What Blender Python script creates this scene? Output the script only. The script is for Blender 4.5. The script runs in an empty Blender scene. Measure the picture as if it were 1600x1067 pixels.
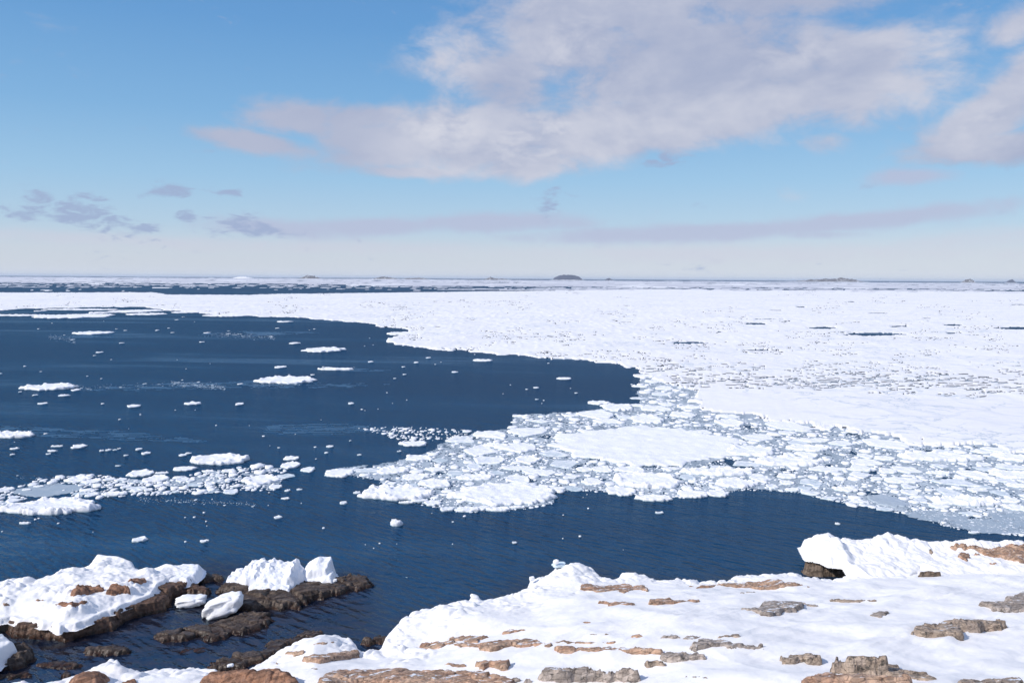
import bpy, math, random
import numpy as np
from mathutils import Matrix, Vector

# ------------------------------------------------------------------ camera, sun, sky, exposure
S = bpy.context.scene
COL = S.collection
CAM_H = 20.0                       # eye height above the sea, metres
F = 1333.0                         # focal length in pixels of a 1600 px wide frame
PITCH = math.atan((533.5 - 435.2) / F)
ROLL = math.radians(0.34)
SUN_EL = math.radians(36.0)
SUN_AZ = math.radians(-118.0)      # compass-like: 0 = +Y (view), negative = left; the sun is left and behind
SUN_STRENGTH = 3.3
SKY_STRENGTH = 0.085
EXPOSURE = 0.22
HAZE_DENSITY = 2.2e-5

fw = Vector((0, math.cos(PITCH), -math.sin(PITCH)))
rt = Vector((1, 0, 0))
up = rt.cross(fw)
rt2 = rt * math.cos(ROLL) + up * math.sin(ROLL)
up2 = up * math.cos(ROLL) - rt * math.sin(ROLL)
cam = bpy.data.cameras.new('camera')
cam.sensor_width = 36.0
cam.lens = 36.0 * F / 1600.0
cam.clip_start = 0.1
cam.clip_end = 200000.0
co = bpy.data.objects.new('camera', cam)
COL.objects.link(co)
m = Matrix((rt2, up2, -fw)).transposed().to_4x4()
m.translation = Vector((0, 0, CAM_H))
co.matrix_world = m
S.camera = co

sl = bpy.data.lights.new('sun', 'SUN')
sl.energy = SUN_STRENGTH
sl.angle = math.radians(0.55)
sl.color = (1.0, 0.955, 0.90)
so = bpy.data.objects.new('sun', sl)
COL.objects.link(so)
sdir = Vector((math.sin(SUN_AZ) * math.cos(SUN_EL), math.cos(SUN_AZ) * math.cos(SUN_EL), math.sin(SUN_EL)))
so.rotation_euler = sdir.to_track_quat('Z', 'Y').to_euler()

S.view_settings.view_transform = 'Standard'
S.view_settings.look = 'None'
S.view_settings.exposure = EXPOSURE
S.view_settings.gamma = 1.0
S.view_settings.use_curve_mapping = False
S.cycles.volume_bounces = 1
S.cycles.max_bounces = 8
S.cycles.caustics_reflective = False
S.cycles.caustics_refractive = False

RT = np.array(rt2); UP = np.array(up2); FW = np.array(fw)
def ray(px, py):
    px = np.asarray(px, float); py = np.asarray(py, float)
    d = FW + ((px - 800.0) / F)[..., None] * RT - ((py - 533.5) / F)[..., None] * UP
    return d
def unproj(px, py, z=0.0):
    d = ray(px, py)
    t = (np.asarray(z, float) - CAM_H) / d[..., 2]
    return np.stack([d[..., 0] * t, d[..., 1] * t], -1)
def proj(x, y, z):
    v = np.stack([np.asarray(x, float), np.asarray(y, float), np.asarray(z, float) - CAM_H], -1)
    k = v @ FW
    return 800 + F * (v @ RT) / k, 533.5 - F * (v @ UP) / k
def hor(px):                      # horizon row at a column
    px = np.asarray(px, float)
    a = FW[2] + (px - 800) / F * RT[2]
    return 533.5 + F * a / UP[2]

class NT:
    """small node-building helper"""
    def __init__(self, tree): self.t = tree
    def n(self, kind, **kw):
        o = self.t.nodes.new(kind)
        for k, v in kw.items(): setattr(o, k, v)
        return o
    def put(self, sock, v):
        if isinstance(v, bpy.types.NodeSocket): self.t.links.new(v, sock)
        else: sock.default_value = v
    def m(self, op, a, b=None, c=None, clamp=False):
        o = self.n('ShaderNodeMath', operation=op); o.use_clamp = clamp
        self.put(o.inputs[0], a)
        if b is not None: self.put(o.inputs[1], b)
        if c is not None: self.put(o.inputs[2], c)
        return o.outputs[0]
    def v(self, op, a, b=None):
        o = self.n('ShaderNodeVectorMath', operation=op)
        self.put(o.inputs[0], a)
        if b is not None: self.put(o.inputs[1], b)
        return o.outputs[0]
    def smooth(self, x, lo, hi, a=0.0, b=1.0):
        o = self.n('ShaderNodeMapRange'); o.interpolation_type = 'SMOOTHSTEP'
        self.put(o.inputs['Value'], x); self.put(o.inputs['From Min'], lo); self.put(o.inputs['From Max'], hi)
        self.put(o.inputs['To Min'], a); self.put(o.inputs['To Max'], b)
        return o.outputs[0]
    def mix(self, f, a, b, blend='MIX'):
        o = self.n('ShaderNodeMix', data_type='RGBA', blend_type=blend)
        self.put(o.inputs[0], f); self.put(o.inputs[6], a); self.put(o.inputs[7], b)
        return o.outputs[2]
    def noise(self, vec, scale, detail=4.0, rough=0.55, dist=0.0):
        o = self.n('ShaderNodeTexNoise')
        self.put(o.inputs['Vector'], vec); o.inputs['Scale'].default_value = scale
        o.inputs['Detail'].default_value = detail; o.inputs['Roughness'].default_value = rough
        o.inputs['Distortion'].default_value = dist
        return o.outputs[0]
    def mapping(self, vec, rot=(0, 0, 0), scale=(1, 1, 1), loc=(0, 0, 0)):
        if any(rot):
            r = self.n('ShaderNodeMapping'); self.put(r.inputs[0], vec); r.inputs['Rotation'].default_value = rot; vec = r.outputs[0]
        o = self.n('ShaderNodeMapping')
        self.put(o.inputs[0], vec)
        o.inputs['Scale'].default_value = scale; o.inputs['Location'].default_value = loc
        return o.outputs[0]
def C4(r, g, b): return (r, g, b, 1.0)

# ---- the sky: Nishita air with a layer of drifting cumulus given by direction
W = bpy.data.worlds.new('World'); S.world = W; W.use_nodes = True
W.node_tree.nodes.clear()
w = NT(W.node_tree)
sky = w.n('ShaderNodeTexSky'); sky.sky_type = 'NISHITA'; sky.sun_disc = False
sky.sun_elevation = SUN_EL; sky.sun_rotation = SUN_AZ
sky.altitude = 0; sky.air_density = 1.0; sky.dust_density = 0.4; sky.ozone_density = 1.6
tc = w.n('ShaderNodeTexCoord')
sep = w.n('ShaderNodeSeparateXYZ'); w.put(sep.inputs[0], tc.outputs['Generated'])
az = w.m('ARCTAN2', sep.outputs[0], sep.outputs[1])
el = w.m('ARCSINE', w.m('MINIMUM', w.m('MAXIMUM', sep.outputs[2], -1.0), 1.0))
def azel(px, py):
    d = ray(px, py); d = d / np.linalg.norm(d)
    return math.atan2(d[0], d[1]), math.asin(d[2])
comb = w.n('ShaderNodeCombineXYZ'); w.put(comb.inputs[0], az); w.put(comb.inputs[1], w.m('MULTIPLY', el, 1.8)); comb.inputs[2].default_value = 0.37
cv = comb.outputs[0]
n1 = w.noise(cv, 7.0, 9.0, 0.58, 0.3)
n2 = w.noise(w.mapping(cv, loc=(3.1, 1.7, 0)), 20.0, 9.0, 0.62, 0.35)
n5 = w.noise(w.mapping(cv, loc=(5.3, 2.2, 0), scale=(1.0, 1.5, 1.0)), 42.0, 8.0, 0.62, 0.5)
n3 = w.noise(w.mapping(cv, loc=(9.2, 4.4, 0)), 4.0, 7.0, 0.6, 0.6)
wob = w.m('MULTIPLY_ADD', n1, 1.0, w.m('MULTIPLY', n2, 0.55))          # about 0.75 mean
def ellipses(lst):
    out = None
    for (x, y, rx, ry, tilt, gain) in lst:
        a0, e0 = azel(x, y); sx = rx / F; sy = ry / F
        da = w.m('SUBTRACT', az, a0); de = w.m('SUBTRACT', el, e0)
        c, s = math.cos(tilt), math.sin(tilt)
        p = w.m('ADD', w.m('MULTIPLY', da, c / sx), w.m('MULTIPLY', de, s / sx))
        q = w.m('ADD', w.m('MULTIPLY', da, -s / sy), w.m('MULTIPLY', de, c / sy))
        r2 = w.m('ADD', w.m('MULTIPLY', p, p), w.m('MULTIPLY', q, q))
        g = w.m('MULTIPLY', w.m('EXPONENT', w.m('MULTIPLY', r2, -1.0)), gain)
        out = g if out is None else w.m('MAXIMUM', out, g)
    return out
big = ellipses([
    (1080, 95, 330, 105, 0.0, 1.25), (900, 50, 165, 110, 0.0, 1.2), (1300, 110, 165, 95, 0.0, 1.15), (1180, -20, 290, 80, 0, 1.15),
    (760, 215, 200, 62, 0.02, 1.25), (950, 205, 260, 60, 0.12, 1.2), (1130, 175, 230, 55, 0.2, 1.1), (830, 255, 120, 34, 0.05, 1.1),
    (620, 228, 140, 46, -0.05, 1.05), (470, 185, 85, 32, 0.0, 0.95), (400, 222, 110, 18, -0.1, 0.95), (560, 185, 110, 28, 0, 0.9), (690, 95, 95, 26, 0.2, 0.62), (800, 125, 110, 75, 0.0, 1.12), (1010, 20, 260, 70, 0.0, 1.2), (640, 268, 130, 14, 0, 0.85),
    (1530, 195, 100, 36, 0.45, 1.1), (1570, 232, 150, 26, 0.0, 1.1), (1610, 135, 55, 50, 0.4, 1.0), (1600, 35, 55, 30, 0.2, 0.85),
    (1290, 222, 50, 22, 0.0, 0.8)])
small = ellipses([
    (145, 342, 72, 24, -0.25, 1.0), (60, 315, 28, 26, -0.2, 0.85), (55, 330, 45, 12, 0, 0.8), (270, 297, 46, 13, 0.08, 0.95), (150, 311, 40, 9, 0, 0.7), (362, 302, 22, 8, 0, 0.7),
    (290, 338, 22, 12, 0, 0.8), (235, 355, 30, 12, 0, 0.75), (390, 354, 75, 18, -0.1, 0.9), (860, 317, 28, 22, 0.5, 0.75), (1105, 323, 22, 6, 0, 0.65), (1033, 250, 40, 16, 0.1, 0.8)])
streak = ellipses([
    (440, 356, 130, 17, -0.05, 0.9), (580, 354, 150, 15, 0.04, 1.0), (750, 349, 190, 16, 0.02, 0.95), (1080, 364, 290, 15, 0.03, 1.0), (1340, 346, 220, 15, 0.09, 1.0), (1420, 276, 60, 13, 0.0, 0.95), (1270, 366, 90, 9, 0, 0.7)])
a_str = w.m('MULTIPLY', w.smooth(w.m('ADD', streak, w.m('MULTIPLY', w.m('SUBTRACT', n2, 0.5), 1.1)), 0.12, 0.85), 0.85)
band = ellipses([(120, 372, 300, 13, -0.03, 0.8), (480, 385, 420, 16, 0.0, 0.75), (1150, 395, 620, 20, 0.0, 0.75), (1560, 370, 220, 20, 0.1, 0.75)])
a_big = w.smooth(w.m('ADD', big, w.m('MULTIPLY', w.m('SUBTRACT', wob, 0.76), 1.75)), 0.30, 0.95)
a_small = w.m('MULTIPLY', w.smooth(w.m('ADD', small, w.m('MULTIPLY', w.m('SUBTRACT', w.m('MULTIPLY_ADD', n5, 1.0, w.m('MULTIPLY', n2, 0.45)), 0.71), 2.6)), 0.40, 1.05), 0.85)
a_band = w.m('MULTIPLY', w.smooth(w.m('ADD', band, w.m('MULTIPLY', w.m('SUBTRACT', n2, 0.5), 1.0)), 0.25, 0.95), 0.55)
K = 1.0 / SKY_STRENGTH; K0 = 1.02 * K
# unseen rest of the sky: scattered cloud, thickened to whiten the ambient light
gen = w.m('MULTIPLY', w.smooth(w.m('ADD', n3, w.m('MULTIPLY', n1, 0.5)), 0.66, 0.86), w.m('MAXIMUM', w.smooth(w.m('ABSOLUTE', az), 0.75, 1.1), w.smooth(el, 0.50, 0.62)))
gen = w.m('MULTIPLY', gen, w.smooth(el, 0.05, 0.3))
def kc(r, g, b): return (r * K0, g * K0, b * K0, 1.0)
lit = w.smooth(w.m('ADD', w.m('MULTIPLY', n3, 0.6), w.m('MULTIPLY', n1, 0.65)), 0.48, 0.78)
lit = w.m('MULTIPLY', lit, w.smooth(el, 0.02, 0.12, 0.35, 1.0))
glow = ellipses([(700, 205, 100, 45, 0.1, 1.0), (850, 215, 130, 50, 0.1, 1.0), (900, 80, 120, 70, 0, 0.7), (1250, 85, 110, 40, 0, 0.6), (1530, 190, 60, 30, 0.5, 0.8)])
lit = w.m('MULTIPLY', lit, w.smooth(az, -0.20, -0.10, 0.2, 0.75))
lit = w.m('MAXIMUM', lit, w.m('MULTIPLY', glow, w.smooth(w.m('MULTIPLY_ADD', n2, 0.6, w.m('MULTIPLY', n1, 0.5)), 0.40, 0.66)))
ccol = w.mix(lit, kc(0.335, 0.375, 0.510), kc(0.585, 0.59, 0.655))
scol = kc(0.29, 0.36, 0.53)
bcol = kc(0.52, 0.53, 0.62)
# the pale air close above the horizon
cr = w.n('ShaderNodeValToRGB'); w.put(cr.inputs[0], w.m('MULTIPLY', el, 2.0))
STOPS = [(0.0, (0.54, 0.585, 0.66)), (0.06, (0.505, 0.57, 0.67)), (0.12, (0.385, 0.535, 0.69)), (0.22, (0.285, 0.485, 0.695)), (0.36, (0.185, 0.39, 0.65)), (0.55, (0.115, 0.30, 0.59)), (1.0, (0.05, 0.17, 0.45))]
while len(cr.color_ramp.elements) < len(STOPS): cr.color_ramp.elements.new(0.5)
for e_, (p_, c_) in zip(cr.color_ramp.elements, STOPS): e_.position = p_; e_.color = (*c_, 1)
air = w.mix(1.0, cr.outputs[0], C4(K0, K0, K0), 'MULTIPLY')
base = w.mix(0.85, sky.outputs[0], air)
c1 = w.mix(a_band, base, bcol)
c1 = w.mix(a_str, c1, kc(0.40, 0.44, 0.585))
c2 = w.mix(a_small, c1, scol)
c3 = w.mix(w.m('MULTIPLY', a_big, 0.96), c2, ccol)
c4 = w.mix(w.m('MULTIPLY', gen, 0.85), c3, ccol)
bg = w.n('ShaderNodeBackground'); w.put(bg.inputs[0], c4); bg.inputs[1].default_value = SKY_STRENGTH
wo = w.n('ShaderNodeOutputWorld'); w.t.links.new(bg.outputs[0], wo.inputs[0])

# ------------------------------------------------------------------ numeric helpers
def _hash(ix, iy, seed):
    h = (ix.astype(np.int64) * 374761393 + iy.astype(np.int64) * 668265263 + seed * 1442695041) & 0xFFFFFFFF
    h = ((h ^ (h >> 13)) * 1274126177) & 0xFFFFFFFF
    h = ((h ^ (h >> 16)) * 2246822519) & 0xFFFFFFFF
    return (h ^ (h >> 15)) & 0xFFFFFFFF
def _r(ix, iy, seed): return _hash(ix, iy, seed) / 4294967295.0
def pn(x, y, seed=0):
    x = np.asarray(x, float); y = np.asarray(y, float)
    ix = np.floor(x); iy = np.floor(y); fx = x - ix; fy = y - iy
    ix = ix.astype(np.int64); iy = iy.astype(np.int64)
    def g(dx, dy):
        a = _r(ix + dx, iy + dy, seed) * 2 * np.pi
        return np.cos(a) * (fx - dx) + np.sin(a) * (fy - dy)
    u = fx * fx * fx * (fx * (fx * 6 - 15) + 10); v = fy * fy * fy * (fy * (fy * 6 - 15) + 10)
    a = g(0, 0) * (1 - u) + g(1, 0) * u; b = g(0, 1) * (1 - u) + g(1, 1) * u
    return (a * (1 - v) + b * v) * 1.5
def fbm(x, y, seed=0, octv=4, gain=0.5):
    s = 0; a = 1.0; f = 1.0
    for k in range(octv):
        s = s + a * pn(x * f, y * f, seed + 17 * k); a *= gain; f *= 2.03
    return s
def vor(x, y, seed=0):
    """cells: distance to nearest, second nearest, three random numbers per cell, offset to the cell's centre"""
    x = np.asarray(x, float); y = np.asarray(y, float)
    ix = np.floor(x).astype(np.int64); iy = np.floor(y).astype(np.int64)
    d1 = np.full(x.shape, 9.0); d2 = np.full(x.shape, 9.0)
    ci = np.zeros(x.shape, np.int64); cj = np.zeros(x.shape, np.int64); ox = np.zeros(x.shape); oy = np.zeros(x.shape)
    for dx in (-1, 0, 1):
        for dy in (-1, 0, 1):
            a = ix + dx; b = iy + dy
            qx = a + _r(a, b, seed) - x; qy = b + _r(a, b, seed + 5) - y
            d = np.hypot(qx, qy)
            near = d < d1
            d2 = np.where(near, d1, np.minimum(d2, d))
            ci = np.where(near, a, ci); cj = np.where(near, b, cj); ox = np.where(near, -qx, ox); oy = np.where(near, -qy, oy)
            d1 = np.where(near, d, d1)
    return d1, d2, _r(ci, cj, seed + 11), _r(ci, cj, seed + 23), _r(ci, cj, seed + 37), ox, oy
def sst(x, lo, hi):
    t = np.clip((np.asarray(x, float) - lo) / (hi - lo), 0, 1); return t * t * (3 - 2 * t)
def sdf(poly, X, Y):
    """signed distance to a closed polygon, positive inside"""
    P = np.asarray(poly, float); Q = np.roll(P, -1, 0)
    d = np.full(X.shape, 1e9); ins = np.zeros(X.shape, bool)
    for (x0, y0), (x1, y1) in zip(P, Q):
        ex, ey = x1 - x0, y1 - y0
        wx, wy = X - x0, Y - y0
        t = np.clip((wx * ex + wy * ey) / (ex * ex + ey * ey + 1e-12), 0, 1)
        d = np.minimum(d, (wx - ex * t) ** 2 + (wy - ey * t) ** 2)
        c = ((y0 > Y) != (y1 > Y))
        if abs(y1 - y0) > 1e-12:
            ins ^= c & (X < ex * (Y - y0) / (y1 - y0) + x0)
    d = np.sqrt(d)
    return np.where(ins, d, -d)
def inpoly(poly, X, Y):
    P = np.asarray(poly, float); Q = np.roll(P, -1, 0); ins = np.zeros(np.shape(X), bool)
    for (x0, y0), (x1, y1) in zip(P, Q):
        if abs(y1 - y0) > 1e-12:
            ins ^= ((y0 > Y) != (y1 > Y)) & (X < (x1 - x0) * (Y - y0) / (y1 - y0) + x0)
    return ins

def mesh_of(name, V, Fq, smooth=True):
    me = bpy.data.meshes.new(name)
    V = np.ascontiguousarray(V, np.float32); Fq = np.ascontiguousarray(Fq, np.int32)
    k = Fq.shape[1]
    me.vertices.add(len(V)); me.vertices.foreach_set('co', V.ravel())
    me.loops.add(Fq.size); me.loops.foreach_set('vertex_index', Fq.ravel())
    me.polygons.add(len(Fq))
    me.polygons.foreach_set('loop_start', np.arange(0, Fq.size, k, dtype=np.int32))
    me.polygons.foreach_set('loop_total', np.full(len(Fq), k, np.int32))
    me.polygons.foreach_set('use_smooth', np.full(len(Fq), smooth, bool))
    me.update(calc_edges=True); me.validate()
    return me
def link(name, me, mat, parent=None, loc=None):
    o = bpy.data.objects.new(name, me); COL.objects.link(o)
    if mat is not None: me.materials.append(mat)
    if parent is not None: o.parent = parent
    if loc is not None: o.location = loc
    return o
def tag(o, label=None, cat=None, group=None, kind=None):
    if label: o['label'] = label
    if cat: o['category'] = cat
    if group: o['group'] = group
    if kind: o['kind'] = kind
    return o
def empty(name, loc=(0, 0, 0)):
    o = bpy.data.objects.new(name, None); COL.objects.link(o); o.location = loc; o.empty_display_size = 0.3
    return o
def grid_faces(ny, nx, keep=None):
    i = np.arange(ny * nx).reshape(ny, nx)
    q = np.stack([i[:-1, :-1], i[:-1, 1:], i[1:, 1:], i[1:, :-1]], -1)
    return q[keep] if keep is not None else q.reshape(-1, 4)
def compact(V, Fq):
    used = np.zeros(len(V), bool); used[Fq.ravel()] = True
    idx = np.cumsum(used) - 1
    return V[used], idx[Fq]
def patch_mesh(name, poly, zfun, rx, ry, margin, org=(0, 0), smooth=True, wob=0.0):
    P = np.asarray(poly)
    x0, y0 = P.min(0) - margin - rx; x1, y1 = P.max(0) + margin + ry
    xs = np.arange(x0, x1 + rx, rx); ys = np.arange(y0, y1 + ry, ry)
    X, Y = np.meshgrid(xs, ys)
    D = sdf(P, X, Y); Z = zfun(X, Y, D)
    dm = np.maximum.reduce([D[:-1, :-1], D[:-1, 1:], D[1:, 1:], D[1:, :-1]])
    Fq = grid_faces(*X.shape, keep=dm > -margin)
    if wob:
        gy, gx = np.gradient(Z, ry, rx); st = np.clip(np.hypot(gx, gy) - .6, 0, 1.5) / 1.5
        wx_ = fbm(X * 1.7 + Z * 2.9, Y * 1.7 - Z * 3.7, 811, 4, .6); wy_ = fbm(Y * 1.9 + Z * 3.3, X * 1.9 + Z * 2.7, 823, 4, .6)
        X = X + wob * st * wx_; Y = Y + wob * st * wy_
    V = np.stack([X.ravel() - org[0], Y.ravel() - org[1], Z.ravel()], -1)
    V, Fq = compact(V, Fq)
    return mesh_of(name, V, Fq, smooth)
def zp(pts, ox=0, oy=0, s=1.0):     # points read in an enlarged crop -> photo pixels
    P = np.asarray(pts, float); return P / s + np.array([ox, oy])

# ------------------------------------------------------------------ materials
def new_mat(name):
    mt = bpy.data.materials.new(name); mt.use_nodes = True
    mt.node_tree.nodes.clear()
    t = NT(mt.node_tree)
    b = t.n('ShaderNodeBsdfPrincipled'); o = t.n('ShaderNodeOutputMaterial')
    t.t.links.new(b.outputs[0], o.inputs[0])
    g = t.n('ShaderNodeNewGeometry')
    return mt, t, b, g
def bump(t, b, h, strength, dist, prev=None):
    n = t.n('ShaderNodeBump'); n.inputs['Strength'].default_value = strength; n.inputs['Distance'].default_value = dist
    t.put(n.inputs['Height'], h)
    if prev is not None: t.put(n.inputs['Normal'], prev)
    t.put(b.inputs['Normal'], n.outputs[0])
    return n.outputs[0]

def snow_material():
    mt, t, b, g = new_mat('snow')
    p = g.outputs['Position']
    n = t.noise(p, 0.7, 5, 0.6)
    t.put(b.inputs['Base Color'], t.mix(t.smooth(n, 0.3, 0.7), C4(0.895, 0.87, 0.86), C4(0.945, 0.92, 0.90)))
    b.inputs['Roughness'].default_value = 0.8
    b.inputs['Specular IOR Level'].default_value = 0.15
    st = t.mapping(p, rot=(0, 0, math.radians(-38)), scale=(0.35, 4.2, 2.0))
    h = t.m('ADD', t.m('MULTIPLY', t.noise(st, 1.2, 7, 0.68), 1.0), t.m('MULTIPLY', t.noise(p, 6.0, 7, 0.72), 0.28))
    bump(t, b, h, 0.55, 0.08)
    return mt
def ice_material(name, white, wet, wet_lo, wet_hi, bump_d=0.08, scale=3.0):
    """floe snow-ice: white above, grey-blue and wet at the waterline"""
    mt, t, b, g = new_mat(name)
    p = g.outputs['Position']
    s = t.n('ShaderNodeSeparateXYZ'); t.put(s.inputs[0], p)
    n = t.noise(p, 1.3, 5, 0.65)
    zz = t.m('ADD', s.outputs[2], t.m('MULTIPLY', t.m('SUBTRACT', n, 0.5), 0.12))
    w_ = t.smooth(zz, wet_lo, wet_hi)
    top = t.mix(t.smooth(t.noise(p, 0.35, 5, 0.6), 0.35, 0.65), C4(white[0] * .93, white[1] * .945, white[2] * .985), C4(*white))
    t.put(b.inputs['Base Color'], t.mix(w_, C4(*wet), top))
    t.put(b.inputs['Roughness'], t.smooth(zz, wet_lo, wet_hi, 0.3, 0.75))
    b.inputs['Specular IOR Level'].default_value = 0.25
    h = t.noise(p, scale, 6, 0.7)
    bump(t, b, h, 0.7, bump_d)
    return mt
def rock_material(name, c_a, c_b, c_c, lichen=0.0, wet=False, snow=0.0, rot=-10, crack=1.0):
    mt, t, b, g = new_mat(name)
    p = g.outputs['Position']
    s = t.n('ShaderNodeSeparateXYZ'); t.put(s.inputs[0], p)
    strat = t.mapping(p, rot=(0.15, 0.1, math.radians(rot)), scale=(0.35, 3.4, 3.0) if wet else (0.5, 2.0, 2.8))
    n1 = t.noise(strat, 1.1, 7, 0.62, 0.4); n2 = t.noise(p, 3.7, 6, 0.65); n3 = t.noise(p, 14.0, 5, 0.7)
    col = t.mix(t.smooth(n1, 0.36, 0.62), C4(*c_a), C4(*c_b))
    col = t.mix(t.m('MULTIPLY', t.smooth(n2, 0.48, 0.66), 0.75), col, C4(*c_c))
    col = t.mix(0.55, col, t.mix(n3, C4(0.30, 0.30, 0.30), C4(1.5, 1.5, 1.5)), 'MULTIPLY')
    tone = t.n('ShaderNodeTexVoronoi'); t.put(tone.inputs['Vector'], t.mapping(p, rot=(0.1, 0.2, math.radians(rot)), scale=(1.0, 3.2, 3.6))); tone.inputs['Scale'].default_value = 1.7
    ts_ = t.n('ShaderNodeSeparateXYZ'); t.put(ts_.inputs[0], tone.outputs['Color'])
    tn = t.smooth(ts_.outputs[0], 0, 1, 0.62, 1.3); tcol = t.n('ShaderNodeCombineXYZ')
    for q in range(3): t.put(tcol.inputs[q], tn)
    col = t.mix(0.8, col, tcol.outputs[0], 'MULTIPLY')
    warp = t.n('ShaderNodeTexNoise'); t.put(warp.inputs['Vector'], p); warp.inputs['Scale'].default_value = 0.9; warp.inputs['Detail'].default_value = 4
    vo = t.n('ShaderNodeTexVoronoi', feature='DISTANCE_TO_EDGE')
    wv = t.v('ADD', t.mapping(p, rot=(0.1, 0.2, math.radians(rot + 14)), scale=(0.9, 2.2, 2.6)), t.v('MULTIPLY', warp.outputs[1], (0.7, 0.7, 0.7)))
    t.put(vo.inputs['Vector'], wv); vo.inputs['Scale'].default_value = 1.5
    ck = t.smooth(t.m('ADD', vo.outputs[0], t.m('MULTIPLY', n2, 0.04)), 0.012, 0.04)
    cr = t.m('MULTIPLY', t.m('MULTIPLY', t.m('SUBTRACT', 1.0, ck), crack * 0.85), t.smooth(t.noise(p, 1.1, 4, 0.6), 0.36, 0.52))
    col = t.mix(cr, col, C4(c_c[0] * .25, c_c[1] * .25, c_c[2] * .25))
    if lichen > 0:
        ln = t.noise(p, 2.3, 8, 0.72)
        col = t.mix(t.m('MULTIPLY', t.smooth(ln, 0.60 - 0.14 * lichen, 0.68 - 0.10 * lichen), 0.85), col, C4(0.045, 0.045, 0.042))
    rough = 0.85
    if wet:
        zz = t.m('ADD', s.outputs[2], t.m('MULTIPLY', t.m('SUBTRACT', n2, 0.5), 0.3))
        wetf = t.smooth(zz, 0.04, 0.30)
        col = t.mix(wetf, t.mix(t.smooth(n2, 0.4, 0.6), C4(0.014, 0.009, 0.007), C4(0.055, 0.022, 0.012)), col)
        rough = t.smooth(zz, 0.1, 0.6, 0.28, 0.62)
    if snow > 0:
        sn = t.n('ShaderNodeSeparateXYZ'); t.put(sn.inputs[0], g.outputs['Normal'])
        sf = t.m('MULTIPLY', t.smooth(sn.outputs[2], 0.86, 0.97), t.smooth(t.noise(strat, 1.7, 6, 0.65), 0.60 - 0.12 * snow, 0.66 - 0.12 * snow))
        col = t.mix(sf, col, C4(0.86, 0.88, 0.92))
    t.put(b.inputs['Base Color'], col)
    t.put(b.inputs['Roughness'], rough)
    b.inputs['Specular IOR Level'].default_value = 0.3
    h = t.m('ADD', t.m('MULTIPLY', n2, 0.6), t.m('ADD', t.m('MULTIPLY', n3, 0.35), t.m('MULTIPLY', n1, 0.6 if wet else 0.3)))
    if wet: h = t.m('ADD', t.m('MULTIPLY', n2, 0.35), t.m('MULTIPLY', n1, 0.6))
    h = t.m('ADD', h, t.m('MULTIPLY', ck, 0.5 * crack)); h = t.m('ADD', h, t.m('MULTIPLY', tn, 0.5))
    bump(t, b, h, 0.9, 0.12)
    return mt
M_snow = snow_material()
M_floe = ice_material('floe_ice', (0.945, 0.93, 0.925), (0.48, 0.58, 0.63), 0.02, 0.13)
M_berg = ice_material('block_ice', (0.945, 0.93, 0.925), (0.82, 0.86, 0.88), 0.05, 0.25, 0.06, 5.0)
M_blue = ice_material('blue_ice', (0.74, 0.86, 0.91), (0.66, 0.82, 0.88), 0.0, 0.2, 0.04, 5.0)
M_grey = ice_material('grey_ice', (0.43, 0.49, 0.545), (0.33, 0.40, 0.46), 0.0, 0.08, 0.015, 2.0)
M_red = rock_material('red_granite', (0.46, 0.275, 0.185), (0.54, 0.375, 0.27), (0.31, 0.215, 0.165), 0.10, snow=0.35, crack=1.15)
M_boul = rock_material('rust_granite', (0.33, 0.165, 0.095), (0.36, 0.20, 0.13), (0.20, 0.12, 0.09), 0.1, crack=0.6)
M_grey_rock = rock_material('grey_granite', (0.40, 0.33, 0.28), (0.47, 0.40, 0.35), (0.26, 0.215, 0.185), 0.30, snow=0.35)
M_lich = rock_material('lichen_granite', (0.42, 0.32, 0.245), (0.49, 0.39, 0.31), (0.26, 0.20, 0.165), 0.62, snow=0.2)
M_wet = rock_material('wet_rock', (0.055, 0.034, 0.025), (0.135, 0.100, 0.076), (0.036, 0.024, 0.018), 0.0, wet=True, rot=-25)
M_islet = rock_material('islet_rock', (0.10, 0.052, 0.033), (0.18, 0.11, 0.075), (0.055, 0.036, 0.026), 0.0, wet=True, rot=-15)
M_ledge_rock = rock_material('ledge_rock', (0.20, 0.145, 0.105), (0.25, 0.19, 0.145), (0.11, 0.085, 0.07), 0.1, rot=5)

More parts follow.
